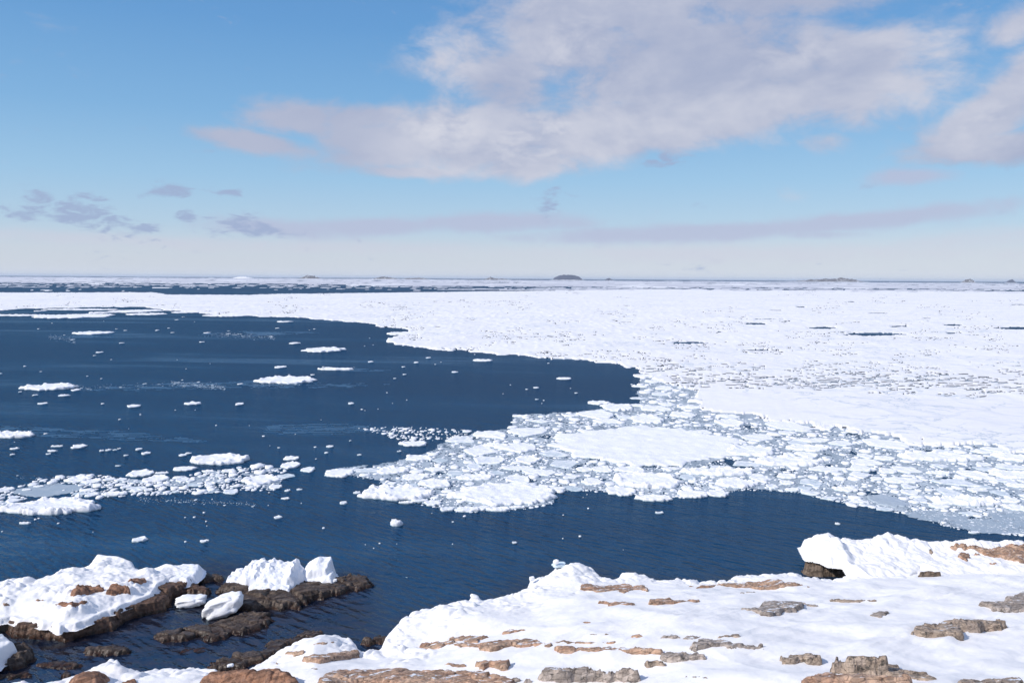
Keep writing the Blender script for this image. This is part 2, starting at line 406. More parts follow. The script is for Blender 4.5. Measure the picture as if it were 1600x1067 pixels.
def water_material():
    mt, t, b, g = new_mat('sea_water')
    p = g.outputs['Position']
    at = t.n('ShaderNodeAttribute', attribute_name='shallow')
    cal = t.noise(t.mapping(p, rot=(0, 0, math.radians(6)), scale=(0.006, 0.035, 1.0)), 1.0, 6, 0.6, 0.5)
    calm = t.smooth(cal, 0.50, 0.66)                        # slicks: smoother, less ruffled streaks
    bot = t.noise(t.mapping(p, rot=(0, 0, math.radians(-25)), scale=(0.5, 1.6, 1)), 1.0, 6, 0.65, 0.4)
    deep = t.mix(t.smooth(cal, 0.3, 0.7), C4(0.0008, 0.0275, 0.076), C4(0.0012, 0.039, 0.098))
    bed = t.mix(t.smooth(bot, 0.38, 0.62), C4(0.006, 0.012, 0.030), C4(0.026, 0.021, 0.026))
    t.put(b.inputs['Base Color'], t.mix(at.outputs['Fac'], deep, bed))
    t.put(b.inputs['Roughness'], t.smooth(calm, 0, 1, 0.16, 0.10))
    b.inputs['Specular IOR Level'].default_value = 0.0
    r1 = t.noise(t.mapping(p, rot=(0, 0, math.radians(-46)), scale=(2.6, 0.62, 1)), 1.0, 3, 0.5, 0.2)
    r2 = t.noise(t.mapping(p, rot=(0, 0, math.radians(-58)), scale=(1.0, 0.3, 1)), 1.0, 4, 0.5, 0.3)
    r3 = t.noise(t.mapping(p, rot=(0, 0, math.radians(-50)), scale=(0.14, 0.05, 1)), 1.0, 3, 0.5)
    r4 = t.noise(t.mapping(p, rot=(0, 0, math.radians(-62)), scale=(0.42, 0.22, 1)), 1.0, 5, 0.6, 0.3)
    h = t.m('ADD', t.m('MULTIPLY', r1, 0.22), t.m('ADD', t.m('MULTIPLY', r2, 0.32), t.m('MULTIPLY', r3, 0.7)))
    h = t.m('ADD', h, t.m('MULTIPLY', r4, 0.8))
    for (ang, wl, am) in ((-47, 0.62, 0.060), (-60, 0.95, 0.060)):
        wv = t.n('ShaderNodeTexWave', wave_type='BANDS', bands_direction='X', wave_profile='SIN')
        t.put(wv.inputs['Vector'], t.mapping(p, rot=(0, 0, math.radians(ang)), scale=(1.0, 0.45, 1)))
        wv.inputs['Scale'].default_value = 0.314 / wl; wv.inputs['Distortion'].default_value = 5.5; wv.inputs['Detail'].default_value = 3.0
        wv.inputs['Detail Scale'].default_value = 1.6; wv.inputs['Detail Roughness'].default_value = 0.55
        h = t.m('ADD', h, t.m('MULTIPLY', wv.outputs['Fac'], am))
    amp = t.m('MULTIPLY', t.smooth(calm, 0, 1, 1.0, 0.6), t.m('SUBTRACT', 1.0, t.m('MULTIPLY', at.outputs['Fac'], 0.55)))
    n = t.n('ShaderNodeBump'); n.inputs['Distance'].default_value = 1.0
    t.put(n.inputs['Strength'], amp); t.put(n.inputs['Height'], h)
    t.put(b.inputs['Normal'], n.outputs[0])
    # a ruffled sea never mirrors fully, however low the view: cap the mirror share
    fr = t.n('ShaderNodeFresnel'); fr.inputs['IOR'].default_value = 1.333; t.put(fr.inputs['Normal'], n.outputs[0])
    gl = t.n('ShaderNodeBsdfGlossy'); t.put(gl.inputs['Roughness'], t.smooth(calm, 0, 1, 0.16, 0.12)); t.put(gl.inputs['Normal'], n.outputs[0])
    gl.inputs['Color'].default_value = (0.70, 0.88, 1.0, 1)
    mx = t.n('ShaderNodeMixShader')
    t.put(mx.inputs[0], t.m('DIVIDE', fr.outputs[0], t.m('MULTIPLY_ADD', fr.outputs[0], t.smooth(calm, 0, 1, 5.6, 3.0), 1.0)))
    t.t.links.new(b.outputs[0], mx.inputs[1]); t.t.links.new(gl.outputs[0], mx.inputs[2])
    out = [q for q in t.t.nodes if q.type == 'OUTPUT_MATERIAL'][0]; t.t.links.new(mx.outputs[0], out.inputs[0])
    return mt
M_water = water_material()
def slush_material():
    mt, t, b, g = new_mat('slush')
    p = g.outputs['Position']
    n = t.noise(t.mapping(p, scale=(1.0, 0.6, 1)), 0.45, 6, 0.65, 0.4); n2 = t.noise(p, 2.2, 6, 0.7)
    col = t.mix(t.smooth(n, 0.38, 0.62), C4(0.24, 0.295, 0.35), C4(0.47, 0.525, 0.57))
    col = t.mix(t.smooth(n2, 0.54, 0.64), col, C4(0.62, 0.67, 0.71))
    t.put(b.inputs['Base Color'], col); b.inputs['Roughness'].default_value = 0.5
    bump(t, b, n2, 0.4, 0.05)
    return mt
M_slush = slush_material()
def pack_material():
    mt, t, b, g = new_mat('pack_snow')
    p = g.outputs['Position']
    n = t.noise(p, 0.03, 8, 0.65, 0.3); n2 = t.noise(p, 0.35, 6, 0.7)
    col = t.mix(t.smooth(n, 0.35, 0.65), C4(0.885, 0.865, 0.865), C4(0.955, 0.93, 0.905))
    wp = t.n('ShaderNodeTexNoise'); t.put(wp.inputs['Vector'], p); wp.inputs['Scale'].default_value = 0.12; wp.inputs['Detail'].default_value = 6
    wv = t.v('ADD', p, t.v('MULTIPLY', wp.outputs[1], (9.0, 9.0, 0.0)))
    fk = None
    for sc_, wd in ((0.11, 0.05),):
        vo = t.n('ShaderNodeTexVoronoi', feature='DISTANCE_TO_EDGE'); t.put(vo.inputs['Vector'], wv); vo.inputs['Scale'].default_value = sc_
        q = t.smooth(vo.outputs[0], wd * .4, wd * 1.6, 1.0, 0.0); fk = q if fk is None else t.m('MAXIMUM', fk, q)
    fk = t.m('MULTIPLY', fk, t.smooth(t.noise(p, 0.018, 6, 0.65), 0.44, 0.60))
    ln = t.m('ABSOLUTE', t.m('SUBTRACT', t.noise(p, 0.09, 9, 0.62, 0.5), 0.5))
    ln = t.m('MULTIPLY', t.smooth(ln, 0.004, 0.016, 1.0, 0.0), t.smooth(t.noise(p, 0.022, 5, 0.6), 0.48, 0.58))
    fk = t.m('MAXIMUM', t.m('MULTIPLY', fk, 0.25), t.m('MAXIMUM', t.m('MULTIPLY', ln, 0.7), t.m('MULTIPLY', t.smooth(n2, 0.60, 0.70), 0.3)))
    col = t.mix(t.smooth(n2, 0.42, 0.60), t.mix(0.45, col, C4(0.835, 0.815, 0.835)), col)
    col = t.mix(fk, col, C4(0.47, 0.55, 0.63))
    t.put(b.inputs['Base Color'], col); b.inputs['Roughness'].default_value = 0.8
    b.inputs['Specular IOR Level'].default_value = 0.15
    bump(t, b, t.m('SUBTRACT', n2, t.m('MULTIPLY', fk, .5)), 0.3, 0.25)
    return mt
M_pack = pack_material()
def far_material():
    mt, t, b, g = new_mat('thin_far_ice')
    p = g.outputs['Position']
    n = t.noise(t.mapping(p, scale=(1.0, 0.35, 1)), 0.004, 7, 0.65)
    t.put(b.inputs['Base Color'], t.mix(t.smooth(n, 0.52, 0.60), C4(0.60, 0.60, 0.645), C4(0.90, 0.89, 0.89))); b.inputs['Roughness'].default_value = 0.8
    return mt
M_far = far_material()
def island_material():
    mt, t, b, g = new_mat('far_rock')
    p = g.outputs['Position']
    sn = t.n('ShaderNodeSeparateXYZ'); t.put(sn.inputs[0], g.outputs['Normal'])
    n = t.noise(t.mapping(p, scale=(1, 1, 3)), 0.03, 6, 0.65)
    f = t.smooth(n, 0.54, 0.62)
    t.put(b.inputs['Base Color'], t.mix(f, C4(0.085, 0.07, 0.068), C4(0.82, 0.82, 0.84)))
    b.inputs['Roughness'].default_value = 0.9
    return mt
M_island = island_material()
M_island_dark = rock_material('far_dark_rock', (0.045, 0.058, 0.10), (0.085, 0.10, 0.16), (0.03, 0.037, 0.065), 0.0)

# ------------------------------------------------------------------ the near shore: snow ground
SH = zp([(-900, 1120), (-300, 1085), (0, 1061), (62, 1058), (90, 1057), (120, 1047), (150, 1035), (170, 1025), (180, 1023), (190, 1028), (200, 1040), (207, 1047),
    (230, 1043), (255, 1037), (280, 1039), (300, 1038), (314, 1034), (330, 1040), (362, 1047), (390, 1038), (412, 1024), (430, 1012), (460, 1000), (485, 989), (508, 986), (530, 986), (550, 990),
    (560, 998), (563, 1008), (568, 1012), (590, 1008), (593, 1002), (598, 990), (606, 979), (615, 970), (630, 960), (655, 947), (680, 943), (705, 938), (735, 932),
    (750, 932), (790, 925), (820, 918), (824, 906), (832, 901), (842, 899), (852, 893), (862, 885), (875, 880), (890, 879), (905, 880), (918, 879), (928, 883), (934, 892), (945, 899),
    (957, 901), (963, 898), (968, 893), (990, 893), (1010, 894), (1025, 901), (1050, 900), (1060, 898), (1075, 903), (1100, 905), (1130, 903), (1146, 895), (1160, 894), (1190, 893), (1220, 893),
    (1240, 892), (1262, 898), (1290, 902), (1330, 896), (1600, 880), (1750, 880), (2600, 890)])
shore_w = unproj(SH[:, 0], SH[:, 1], 0.9)
shore_poly = np.vstack([shore_w, [[120, 45], [120, -60], [-120, -60], [-120, 20]]])
def g2(X, Y, px, py, z, sx, sy, a):
    c = unproj(px, py, z); return a * np.exp(-((X - c[0]) / sx) ** 2 - ((Y - c[1]) / sy) ** 2)
def ground_smooth(X, Y, D):
    z = -0.6 + 1.45 * sst(D, -0.45, 0.35) + 0.19 * np.maximum(D - 0.3, 0) * (1 - 0.10 * sst(D, 4, 22))
    z = z + 0.9 * np.maximum(14 - Y, 0) * sst(D, 3, 12) * 0.35
    z = z + sst(D, 0.5, 3) * (0.22 * fbm(X * .16 + Y * .1, Y * .22 - X * .06, 3, 3))
    z = z + g2(X, Y, 495, 1006, 1.3, 1.5, 1.0, 0.35) * sst(D, -.1, .5) + g2(X, Y, 178, 1045, 1.2, 0.9, 0.7, 0.40) * sst(D, -.1, .5)
    return z
def streaks(X, Y):
    a = math.radians(38); u = X * math.cos(a) + Y * math.sin(a); v = -X * math.sin(a) + Y * math.cos(a)
    r = fbm(u * .12, v * .50, 31, 3); q = fbm(u * .22, v * 2.6, 35, 3, .6) * sst(fbm(u * .1, v * .3, 36, 2), -.3, .4); return .6 * np.maximum(r, -0.05) + .26 * np.maximum(q, -.1)
def rubble(X, Y, sc, seed):
    d1, d2, a, b, c, ox, oy = vor(X * sc + .3 * pn(X * sc, Y * sc, seed), Y * sc, seed)
    return np.clip(.2 + .6 * a + (b - .5) * ox * 1.0 + (c - .5) * oy * 1.0, 0, 1) * sst(d2 - d1, -.15, 0.35)
def ground_z(X, Y, D):
    z = ground_smooth(X, Y, D)
    px, py = proj(X, Y, z)
    edge = sst(D, -0.3, 0.2) * (1 - sst(D, 0.8, 2.4))
    z = z + edge * (0.30 * rubble(X, Y, 1.1, 41) + 0.10 * rubble(X, Y, 3.2, 43) - 0.14)
    wide = sst(D, 0.4, 1.0) * (1 - sst(D, 2.5, 6.5)) * (1 - sst(px, 880, 1010)) * sst(px, 575, 640)
    z = z + wide * (0.24 * rubble(X, Y, 1.1, 51) * sst(fbm(X * .5, Y * .5, 9, 2), -.25, .3) + 0.06 * rubble(X, Y, 3.0, 53))
    z = z + g2(X, Y, 905, 886, 1.2, 0.9, 0.7, 0.40) + g2(X, Y, 838, 903, 1.1, .35, .4, .22) + g2(X, Y, 738, 930, 1.1, .25, .3, .22) + g2(X, Y, 990, 896, 1.1, .9, .5, .12)
    inl = sst(D, 1.0, 4.0)
    z = z + inl * (0.34 * streaks(X, Y) + 0.012 * fbm(X * .5, Y * .8, 77, 4))
    z = z + 0.012 * fbm(X * 3, Y * 3, 78, 3) * sst(D, -.2, .3)
    return z
GX = np.arange(-30, 52, 0.085); GY = np.arange(20, 68, 0.10)
XX, YY = np.meshgrid(GX, GY)
DD = sdf(shore_poly, XX, YY)
ZS = ground_smooth(XX, YY, DD)
ZZ = ground_z(XX, YY, DD)
dm = np.maximum.reduce([DD[:-1, :-1], DD[:-1, 1:], DD[1:, 1:], DD[1:, :-1]])
V, Q = compact(np.stack([XX.ravel(), YY.ravel(), ZZ.ravel()], -1), grid_faces(*XX.shape, keep=dm > -0.6))
# the hill the photographer stands on, joined behind
bx = np.concatenate([np.arange(-100, -30, 5.0), GX[::6], np.arange(54, 100, 5.0)]); by = np.concatenate([np.arange(-50, 20, 1.5), [20.05]])
BX, BY = np.meshgrid(bx, by); BD = sdf(shore_poly, BX, BY); BZ = ground_smooth(BX, BY, BD); BZ = np.minimum(BZ, 18.3)
V2 = np.stack([BX.ravel(), BY.ravel(), BZ.ravel()], -1)
ground = link('ground', mesh_of('ground', np.vstack([V, V2]), np.vstack([Q, grid_faces(*BX.shape) + len(V)])), M_snow)
tag(ground, 'smooth wind-packed snow slope running down to the sea', 'snow ground', kind='structure')

def bil(A, x, y):
    fx = np.clip((np.asarray(x) - GX[0]) / .085, 0, len(GX) - 1.001); fy = np.clip((np.asarray(y) - GY[0]) / .10, 0, len(GY) - 1.001)
    i = fx.astype(int); j = fy.astype(int); u = fx - i; v = fy - j
    return A[j, i] * (1 - u) * (1 - v) + A[j, i + 1] * u * (1 - v) + A[j + 1, i] * (1 - u) * v + A[j + 1, i + 1] * u * v
TS = np.arange(21, 66, 0.04)
def hit(px, py, lift=0.0):
    """where the ray of a photo point meets the snow ground lifted by `lift`"""
    out = []
    for a, b_, l in zip(np.atleast_1d(px), np.atleast_1d(py), np.broadcast_to(lift, np.atleast_1d(px).shape)):
        d = ray(a, b_); d = d / d[1]
        x = d[0] * TS; z = CAM_H + d[2] * TS
        under = z < bil(ZS, x, TS) + l
        k = int(np.argmax(under)) if under.any() else int(np.argmin(np.abs(z - 0.5)))
        out.append((x[k], TS[k]))
    return np.array(out)

# ------------------------------------------------------------------ rocks
def rock_mesh(name, P, base, h, seed, edge=0.12, cell=1.0, rough=0.5, rx=0.042, ry=0.055, org=(0, 0), sink=0.5, strike=-20, top=None, terr=True):
    a = math.radians(strike); ca, sa = math.cos(a), math.sin(a)
    step = min(.24, max(.10, h * .34)) if terr else 0
    def zf(X, Y, D):
        U = (X * ca + Y * sa); Vv = (-X * sa + Y * ca)
        ja = max(edge, .15) if terr else edge * .35
        jag = ja * (.6 * fbm(X * 1.7, Y * 1.7, seed + 3, 5, .6) + .6 * pn(X * .8, Y * .8, seed + 8))
        d1, d2, r1, r2, r3, ox, oy = vor(U * .55 / cell + .25 * pn(U, Vv, seed), Vv * 1.25 / cell, seed)
        gap = 1 - sst(d2 - d1, 0.0, 0.09)
        e = sst(D + jag + edge * ((r1 - .5) * .8 * min(1, rough * 2) + .55), -edge, edge * 1.3)
        blocky = (r1 - .45) + (r2 - .5) * ox * 1.1 + (r3 - .5) * oy * 1.3
        d1, d2, s1, s2, s3, ox, oy = vor(U * 1.5 / cell, Vv * 3.2 / cell, seed + 70)
        fine = (s1 - .5) * .35 + (s2 - .5) * ox * .5 - 0.2 * (1 - sst(d2 - d1, 0, .12))
        t = h * (.85 + rough * (.5 * blocky + 0.40 * fine))
        if top is not None: t = t * top(X, Y)
        t = -sink + e * (t + sink)
        if step:
            w_ = t / step + .35 * fbm(X * .7, Y * .7, seed + 31, 2); fl = np.floor(w_); fr_ = w_ - fl
            tt = (fl + sst(fr_, .55, 1.0) - .35 * fbm(X * .7, Y * .7, seed + 31, 2)) * step
            t = np.where(t > 0, .25 * t + .75 * tt, t)
        t = t - np.minimum(.12 * h + .02, .09) * gap * e + 0.035 * fbm(X * 3.2, Y * 3.2, seed + 5, 4) * e
        return base(X, Y) + t
    return patch_mesh(name, P, zf, rx, ry, edge * 2.4 + .1, org)
def ground_base(X, Y): return bil(ZS, X, Y)
def sea_base(X, Y): return np.zeros_like(X)
ROCK_GROUP = 'bare rock outcrops showing through the snow'
def outcrop(name, label, pts, h, mat, seed, org=(0, 0, 1), cell=1.0, rough=0.5, edge=0.1, cat='rock', group=ROCK_GROUP, strike=-8, terr=True):
    if h < .5: h = .02 + .62 * h
    P = zp(pts, org[0], org[1], org[2]); y0, y1 = P[:, 1].min(), P[:, 1].max()
    t = (P[:, 1] - y0) / max(y1 - y0, .1)
    Wp = hit(P[:, 0], P[:, 1], h * .9 * (1 - t))
    c = Wp.mean(0)
    o = link(name, rock_mesh(name, Wp, ground_base, h, seed, edge, cell, rough, org=c, sink=0.25, strike=strike, terr=terr), mat, loc=(c[0], c[1], 0))
    return tag(o, label, cat, group)
def reef(name, label, pts, h, mat, seed, org=(0, 0, 1), cell=1.4, rough=0.7, edge=0.35, cat='rock', group='dark wet rocks in the cove', strike=-25, top=None, z0=0.0):
    h *= .72; rough = min(1.0, rough * 1.3)
    P = zp(pts, org[0], org[1], org[2]); y0, y1 = P[:, 1].min(), P[:, 1].max()
    t = (P[:, 1] - y0) / max(y1 - y0, .1)
    Wp = unproj(P[:, 0], P[:, 1], z0 + h * .8 * (1 - t)); c = Wp.mean(0)
    o = link(name, rock_mesh(name, Wp, lambda X, Y: np.zeros_like(X) + z0, h, seed, edge, cell, rough, org=c, sink=0.5, strike=strike, top=top), mat, loc=(c[0], c[1], 0))
    return tag(o, label, cat, group), Wp
Z1 = (0, 820, 4.0); Z2 = (300, 820, 4.0); Z3 = (600, 820, 4.0); Z4 = (900, 820, 4.0); Z5 = (1200, 800, 3.9975)
R = 'rock_outcrop'
# nearest row, along the bottom edge
outcrop('boulder', 'large rounded rust-brown boulder, its right side shaded', [(80, 990), (130, 940), (230, 920), (300, 895), (430, 880), (530, 876), (580, 890), (605, 930), (625, 990), (600, 1040), (90, 1040)], 1.0, M_boul, 101, Z2, 2.2, .12, .55, 'boulder', strike=30, terr=False)
outcrop('boulder', 'small rust-red boulder half buried in the pointed snow mound', [(445, 985), (480, 945), (540, 905), (610, 890), (655, 915), (630, 950), (640, 985), (600, 1010), (470, 1020)], .55, M_boul, 102, Z1, 1.5, .15, .3, 'boulder', terr=False)
outcrop(R, 'dark red stone low in the snow at the foot of the snow mound', [(765, 985), (800, 965), (840, 955), (860, 985), (830, 1010)], .25, M_boul, 103, Z1, .8, .4, .1)
outcrop(R, 'broad cracked pinkish slab beside the big rust-brown boulder', [(790, 985), (840, 920), (940, 885), (1100, 890), (1290, 880), (1420, 873), (1560, 880), (1640, 890), (1760, 915), (1900, 950), (2020, 985), (1990, 1040), (1700, 1050), (1300, 1040), (1180, 985), (1050, 1000), (820, 1030)], .55, M_red, 104, Z2, 1.3, .45, .16, strike=8)
outcrop(R, 'squarish brown block with a square snow notch in its front', [(570, 848), (640, 842), (775, 838), (778, 900), (740, 910), (690, 865), (660, 865), (625, 900), (600, 895), (600, 870)], .45, M_red, 105, Z3, 1.1, .3, .07)
outcrop(R, 'pale flat tan stone just behind the broad cracked slab', [(360, 870), (400, 856), (500, 856), (555, 880), (520, 890), (420, 890)], .16, M_red, 106, Z3, 1.4, .2, .1)
outcrop(R, 'thin tan sliver of rock at the left end of the broad cracked slab', [(60, 868), (120, 860), (160, 872), (150, 885), (110, 870), (80, 876)], .12, M_red, 107, Z3, .8, .3, .08)
outcrop(R, 'big pale pink block with vertical cracks and a knobbly right end', [(958, 950), (985, 900), (1010, 862), (1060, 862), (1120, 880), (1200, 885), (1290, 870), (1400, 895), (1480, 895), (1530, 880), (1590, 900), (1610, 940), (1580, 975), (1500, 960), (1440, 945), (1400, 985), (1330, 970), (1230, 985), (1100, 985), (990, 985)], .75, M_grey_rock, 108, Z3, 1.2, .5, .12)
outcrop(R, 'small upright grey stone left of the big pale pink block', [(875, 985), (885, 955), (910, 944), (935, 970), (935, 1000), (880, 1000)], .4, M_grey_rock, 109, Z3, .9, .3, .1)
outcrop(R, 'small dark grey stone beside the upright grey stone', [(803, 960), (835, 944), (845, 970), (815, 978)], .22, M_grey_rock, 110, Z3, .9, .3, .07)
outcrop(R, 'tiny pinkish chip between the brown block and the big pale block', [(908, 915), (935, 910), (938, 922), (915, 926)], .12, M_red, 111, Z3, .7, .3, .05)
outcrop(R, 'ragged row of small brown stones in front of the bare slope', [(695, 930), (730, 928), (770, 945), (860, 945), (885, 955), (860, 980), (800, 978), (760, 955), (720, 945)], .28, M_grey_rock, 112, Z4, .7, .9, .1)
# middle rows
outcrop(R, 'long orange-pink ledge with a ragged front and small icy notch', [(220, 770), (235, 735), (330, 728), (440, 725), (520, 735), (600, 745), (680, 715), (730, 700), (860, 705), (960, 715), (1030, 735), (1035, 755), (960, 755), (930, 745), (850, 760), (800, 740), (700, 785), (660, 790), (610, 785), (600, 765), (540, 768), (440, 755), (380, 745), (360, 770), (300, 780), (270, 780)], .32, M_red, 113, Z3, 1.0, .7, .09)
outcrop(R, 'tan wedge of rock behind the long orange-pink ledge', [(412, 710), (430, 690), (500, 683), (600, 690), (650, 683), (600, 710), (590, 735), (540, 740), (480, 725)], .25, M_red, 114, Z3, 1.0, .5, .09)
outcrop(R, 'narrow peach rock lens lying alone above the long ledge', [(738, 680), (770, 655), (880, 642), (890, 655), (820, 670), (780, 682)], .16, M_red, 115, Z3, 1.0, .3, .08)
outcrop(R, 'flat faint tan stone right of the narrow peach lens', [(845, 685), (880, 670), (960, 672), (975, 685), (920, 690)], .10, M_red, 116, Z3, 1.0, .3, .08)
outcrop(R, 'long thin pink seam of rock behind the blocky pink ledge', [(1035, 740), (1050, 712), (1150, 718), (1300, 728), (1475, 735), (1300, 740), (1150, 735), (1080, 745)], .12, M_red, 117, Z3, .9, .6, .07)
outcrop(R, 'blocky pink ledge of squared stones in a straight row', [(1060, 758), (1130, 752), (1250, 750), (1400, 758), (1600, 765), (1720, 770), (1745, 790), (1730, 810), (1600, 800), (1420, 805), (1300, 795), (1200, 780), (1130, 790), (1095, 780)], .32, M_red, 118, Z3, .8, .6, .08)
outcrop(R, 'greyish pink overhanging ledge at the end of the blocky row', [(540, 810), (580, 795), (690, 785), (800, 793), (815, 825), (740, 835), (660, 855), (600, 860), (560, 850)], .34, M_grey_rock, 119, Z4, 1.0, .5, .09)
outcrop(R, 'dark knobbly rock at the left foot of the overhanging ledge', [(420, 870), (425, 842), (480, 835), (520, 835), (560, 860), (500, 870), (480, 890), (450, 895)], .34, M_lich, 120, Z4, .8, .6, .08)
outcrop(R, 'wavy grey-green rock ridge in the middle of the snow slope', [(710, 770), (715, 740), (760, 735), (755, 705), (800, 698), (860, 718), (930, 715), (990, 735), (1040, 735), (1060, 748), (1170, 748), (1180, 775), (1130, 780), (1050, 775), (970, 785), (920, 765), (860, 760), (810, 778), (750, 785)], .36, M_grey_rock, 121, Z4, 1.1, .5, .10)
outcrop(R, 'small pale cream hump left of the wavy grey ridge', [(530, 705), (560, 682), (620, 680), (655, 705), (600, 708)], .16, M_grey_rock, 122, Z4, 1.2, .3, .09)
outcrop(R, 'thin grey chips between the cream hump and the wavy ridge', [(665, 708), (700, 695), (780, 688), (760, 705), (700, 715)], .10, M_grey_rock, 123, Z4, .6, .6, .06)
outcrop(R, 'dark grey stone with a long thin tail behind the wavy ridge', [(880, 702), (960, 690), (990, 676), (1015, 685), (1018, 708), (960, 705)], .15, M_lich, 124, Z4, .7, .4, .06)
outcrop(R, 'pinkish wedge lying by itself left of the cream hump', [(340, 700), (375, 680), (425, 698), (400, 703)], .12, M_red, 125, Z4, .9, .3, .07)
outcrop(R, 'thin broken brown rock line above the thin pink seam', [(85, 680), (140, 670), (230, 672), (225, 685), (170, 688)], .12, M_lich, 126, Z4, .6, .6, .06)
outcrop(R, 'reddish thin streak of rock alone on the smooth snow', [(1145, 608), (1200, 603), (1290, 604), (1260, 612)], .09, M_red, 127, Z3, .9, .3, .06)
outcrop(R, 'big grey slab with a jagged front and pink upper edge', [(1030, 530), (1130, 520), (1190, 470), (1300, 473), (1410, 475), (1420, 510), (1370, 530), (1290, 535), (1280, 555), (1230, 572), (1150, 565), (1140, 545)], .36, M_grey_rock, 128, Z4, 1.4, .45, .10)
outcrop(R, 'small grey sliver at the right tip of the big grey slab', [(1425, 485), (1460, 492), (1525, 500), (1500, 512), (1450, 505)], .12, M_grey_rock, 129, Z4, .8, .4, .06)
outcrop(R, 'forked orange rock with a rounded left knob', [(452, 490), (455, 460), (500, 455), (600, 445), (570, 470), (680, 472), (780, 475), (770, 490), (660, 490), (560, 490), (510, 500)], .28, M_red, 130, Z4, .9, .5, .08)
outcrop(R, 'low tan rock of three flat lobes near the broad hollow outcrop', [(148, 475), (180, 470), (230, 482), (330, 480), (375, 495), (320, 508), (210, 506), (200, 490)], .22, M_red, 131, Z4, .9, .4, .08)
outcrop(R, 'broad tan outcrop with a snow-filled hollow in its top', [(35, 400), (40, 370), (130, 367), (340, 367), (360, 378), (425, 375), (450, 390), (450, 410), (400, 395), (355, 400), (340, 420), (300, 433), (240, 420), (120, 415)], .30, M_red, 132, Z4, 1.2, .5, .1)
outcrop(R, 'dark speck of rock on smooth snow in front of the ice pile', [(1120, 455), (1160, 438), (1182, 448), (1150, 456)], .1, M_lich, 133, Z3, .5, .5, .05)
outcrop(R, 'long low orange outcrop strung along the snowy sea edge', [(750, 395), (830, 380), (890, 365), (1000, 365), (1080, 358), (1190, 350), (1200, 338), (1270, 335), (1310, 352), (1370, 350), (1420, 370), (1350, 382), (1280, 395), (1180, 402), (1080, 395), (980, 385), (890, 378), (830, 392)], .30, M_red, 134, Z4, 1.1, .6, .1)
outcrop(R, 'small orange patch at the left tip of the long low outcrop', [(672, 382), (710, 374), (740, 380), (720, 387)], .1, M_red, 135, Z4, .7, .3, .06)
outcrop(R, 'small orange patch at the right tip of the long low outcrop', [(1430, 388), (1445, 378), (1470, 388), (1450, 394)], .1, M_red, 136, Z4, .7, .3, .06)
outcrop(R, 'thin grey ragged chip below the long low outcrop', [(1015, 418), (1060, 416), (1125, 414), (1100, 430), (1060, 428)], .14, M_grey_rock, 137, Z4, .6, .6, .06)
outcrop(R, 'thin brown rock bar with a block at its left end', [(385, 560), (388, 540), (440, 542), (500, 550), (600, 548), (735, 555), (640, 562), (500, 562), (440, 558)], .16, M_lich, 138, Z5, .8, .5, .06)
outcrop(R, 'small grey wedge left of the long stepped ridge, higher up', [(625, 655), (690, 615), (745, 618), (735, 640), (695, 662)], .18, M_grey_rock, 139, Z5, .8, .5, .07)
outcrop(R, 'thin dark flake of rock with a bright drift below it', [(395, 662), (460, 660), (520, 660), (515, 672), (465, 672)], .14, M_lich, 140, Z5, .7, .5, .06)
outcrop(R, 'stepped rock ridge of cracked blocks with a long thin tail', [(895, 770), (905, 730), (970, 725), (970, 695), (1040, 685), (1130, 672), (1220, 670), (1310, 675), (1340, 662), (1430, 660), (1475, 678), (1450, 692), (1340, 695), (1320, 715), (1200, 715), (1210, 750), (1222, 800), (1190, 805), (1100, 785), (1000, 790), (940, 782)], .5, M_lich, 141, Z5, 1.0, .5, .09)
outcrop(R, 'flat brown rock lying left of the stepped ridge', [(655, 780), (680, 770), (770, 765), (860, 778), (770, 792), (695, 810)], .2, M_lich, 142, Z5, .9, .4, .07)
outcrop(R, 'layered grey ledge running off at the far side of the slope', [(1300, 575), (1400, 562), (1500, 565), (1490, 530), (1560, 510), (1620, 470), (1700, 470), (1700, 620), (1600, 625), (1480, 632), (1400, 620), (1385, 600)], .45, M_grey_rock, 143, Z5, 1.2, .6, .1)
outcrop(R, 'row of upright jagged brown stones with snow between', [(60, 890), (75, 882), (120, 905), (135, 882), (200, 878), (290, 885), (325, 900), (325, 950), (260, 952), (225, 920), (190, 925), (150, 945), (90, 945)], .4, M_lich, 144, Z5, .6, 1.1, .06)
outcrop(R, 'large squared block blotched black with lichen on top', [(415, 990), (418, 892), (520, 888), (640, 888), (740, 900), (742, 985), (700, 1005), (600, 1000), (500, 1000)], .9, M_lich, 145, Z5, 1.6, .3, .09)
outcrop(R, 'broken stones trailing from the lichen block down the snow', [(740, 940), (800, 940), (830, 975), (890, 1000), (1000, 1020), (1060, 1060), (1000, 1070), (900, 1040), (820, 1030), (740, 1000)], .32, M_lich, 146, Z5, .6, .9, .09)
outcrop(R, 'low tan slab in front of the lichen-blotched block', [(215, 1060), (260, 1010), (320, 980), (400, 985), (480, 1010), (640, 1035), (860, 1055), (900, 1090), (400, 1110), (215, 1100)], .55, M_red, 147, Z5, 1.4, .35, .12)
outcrop(R, 'brown stones cut by the frame in front of the trailing stones', [(1190, 1060), (1210, 1035), (1300, 1045), (1400, 1030), (1570, 1035), (1600, 1060), (1580, 1100), (1200, 1090)], .4, M_lich, 148, Z5, 1.0, .6, .1)
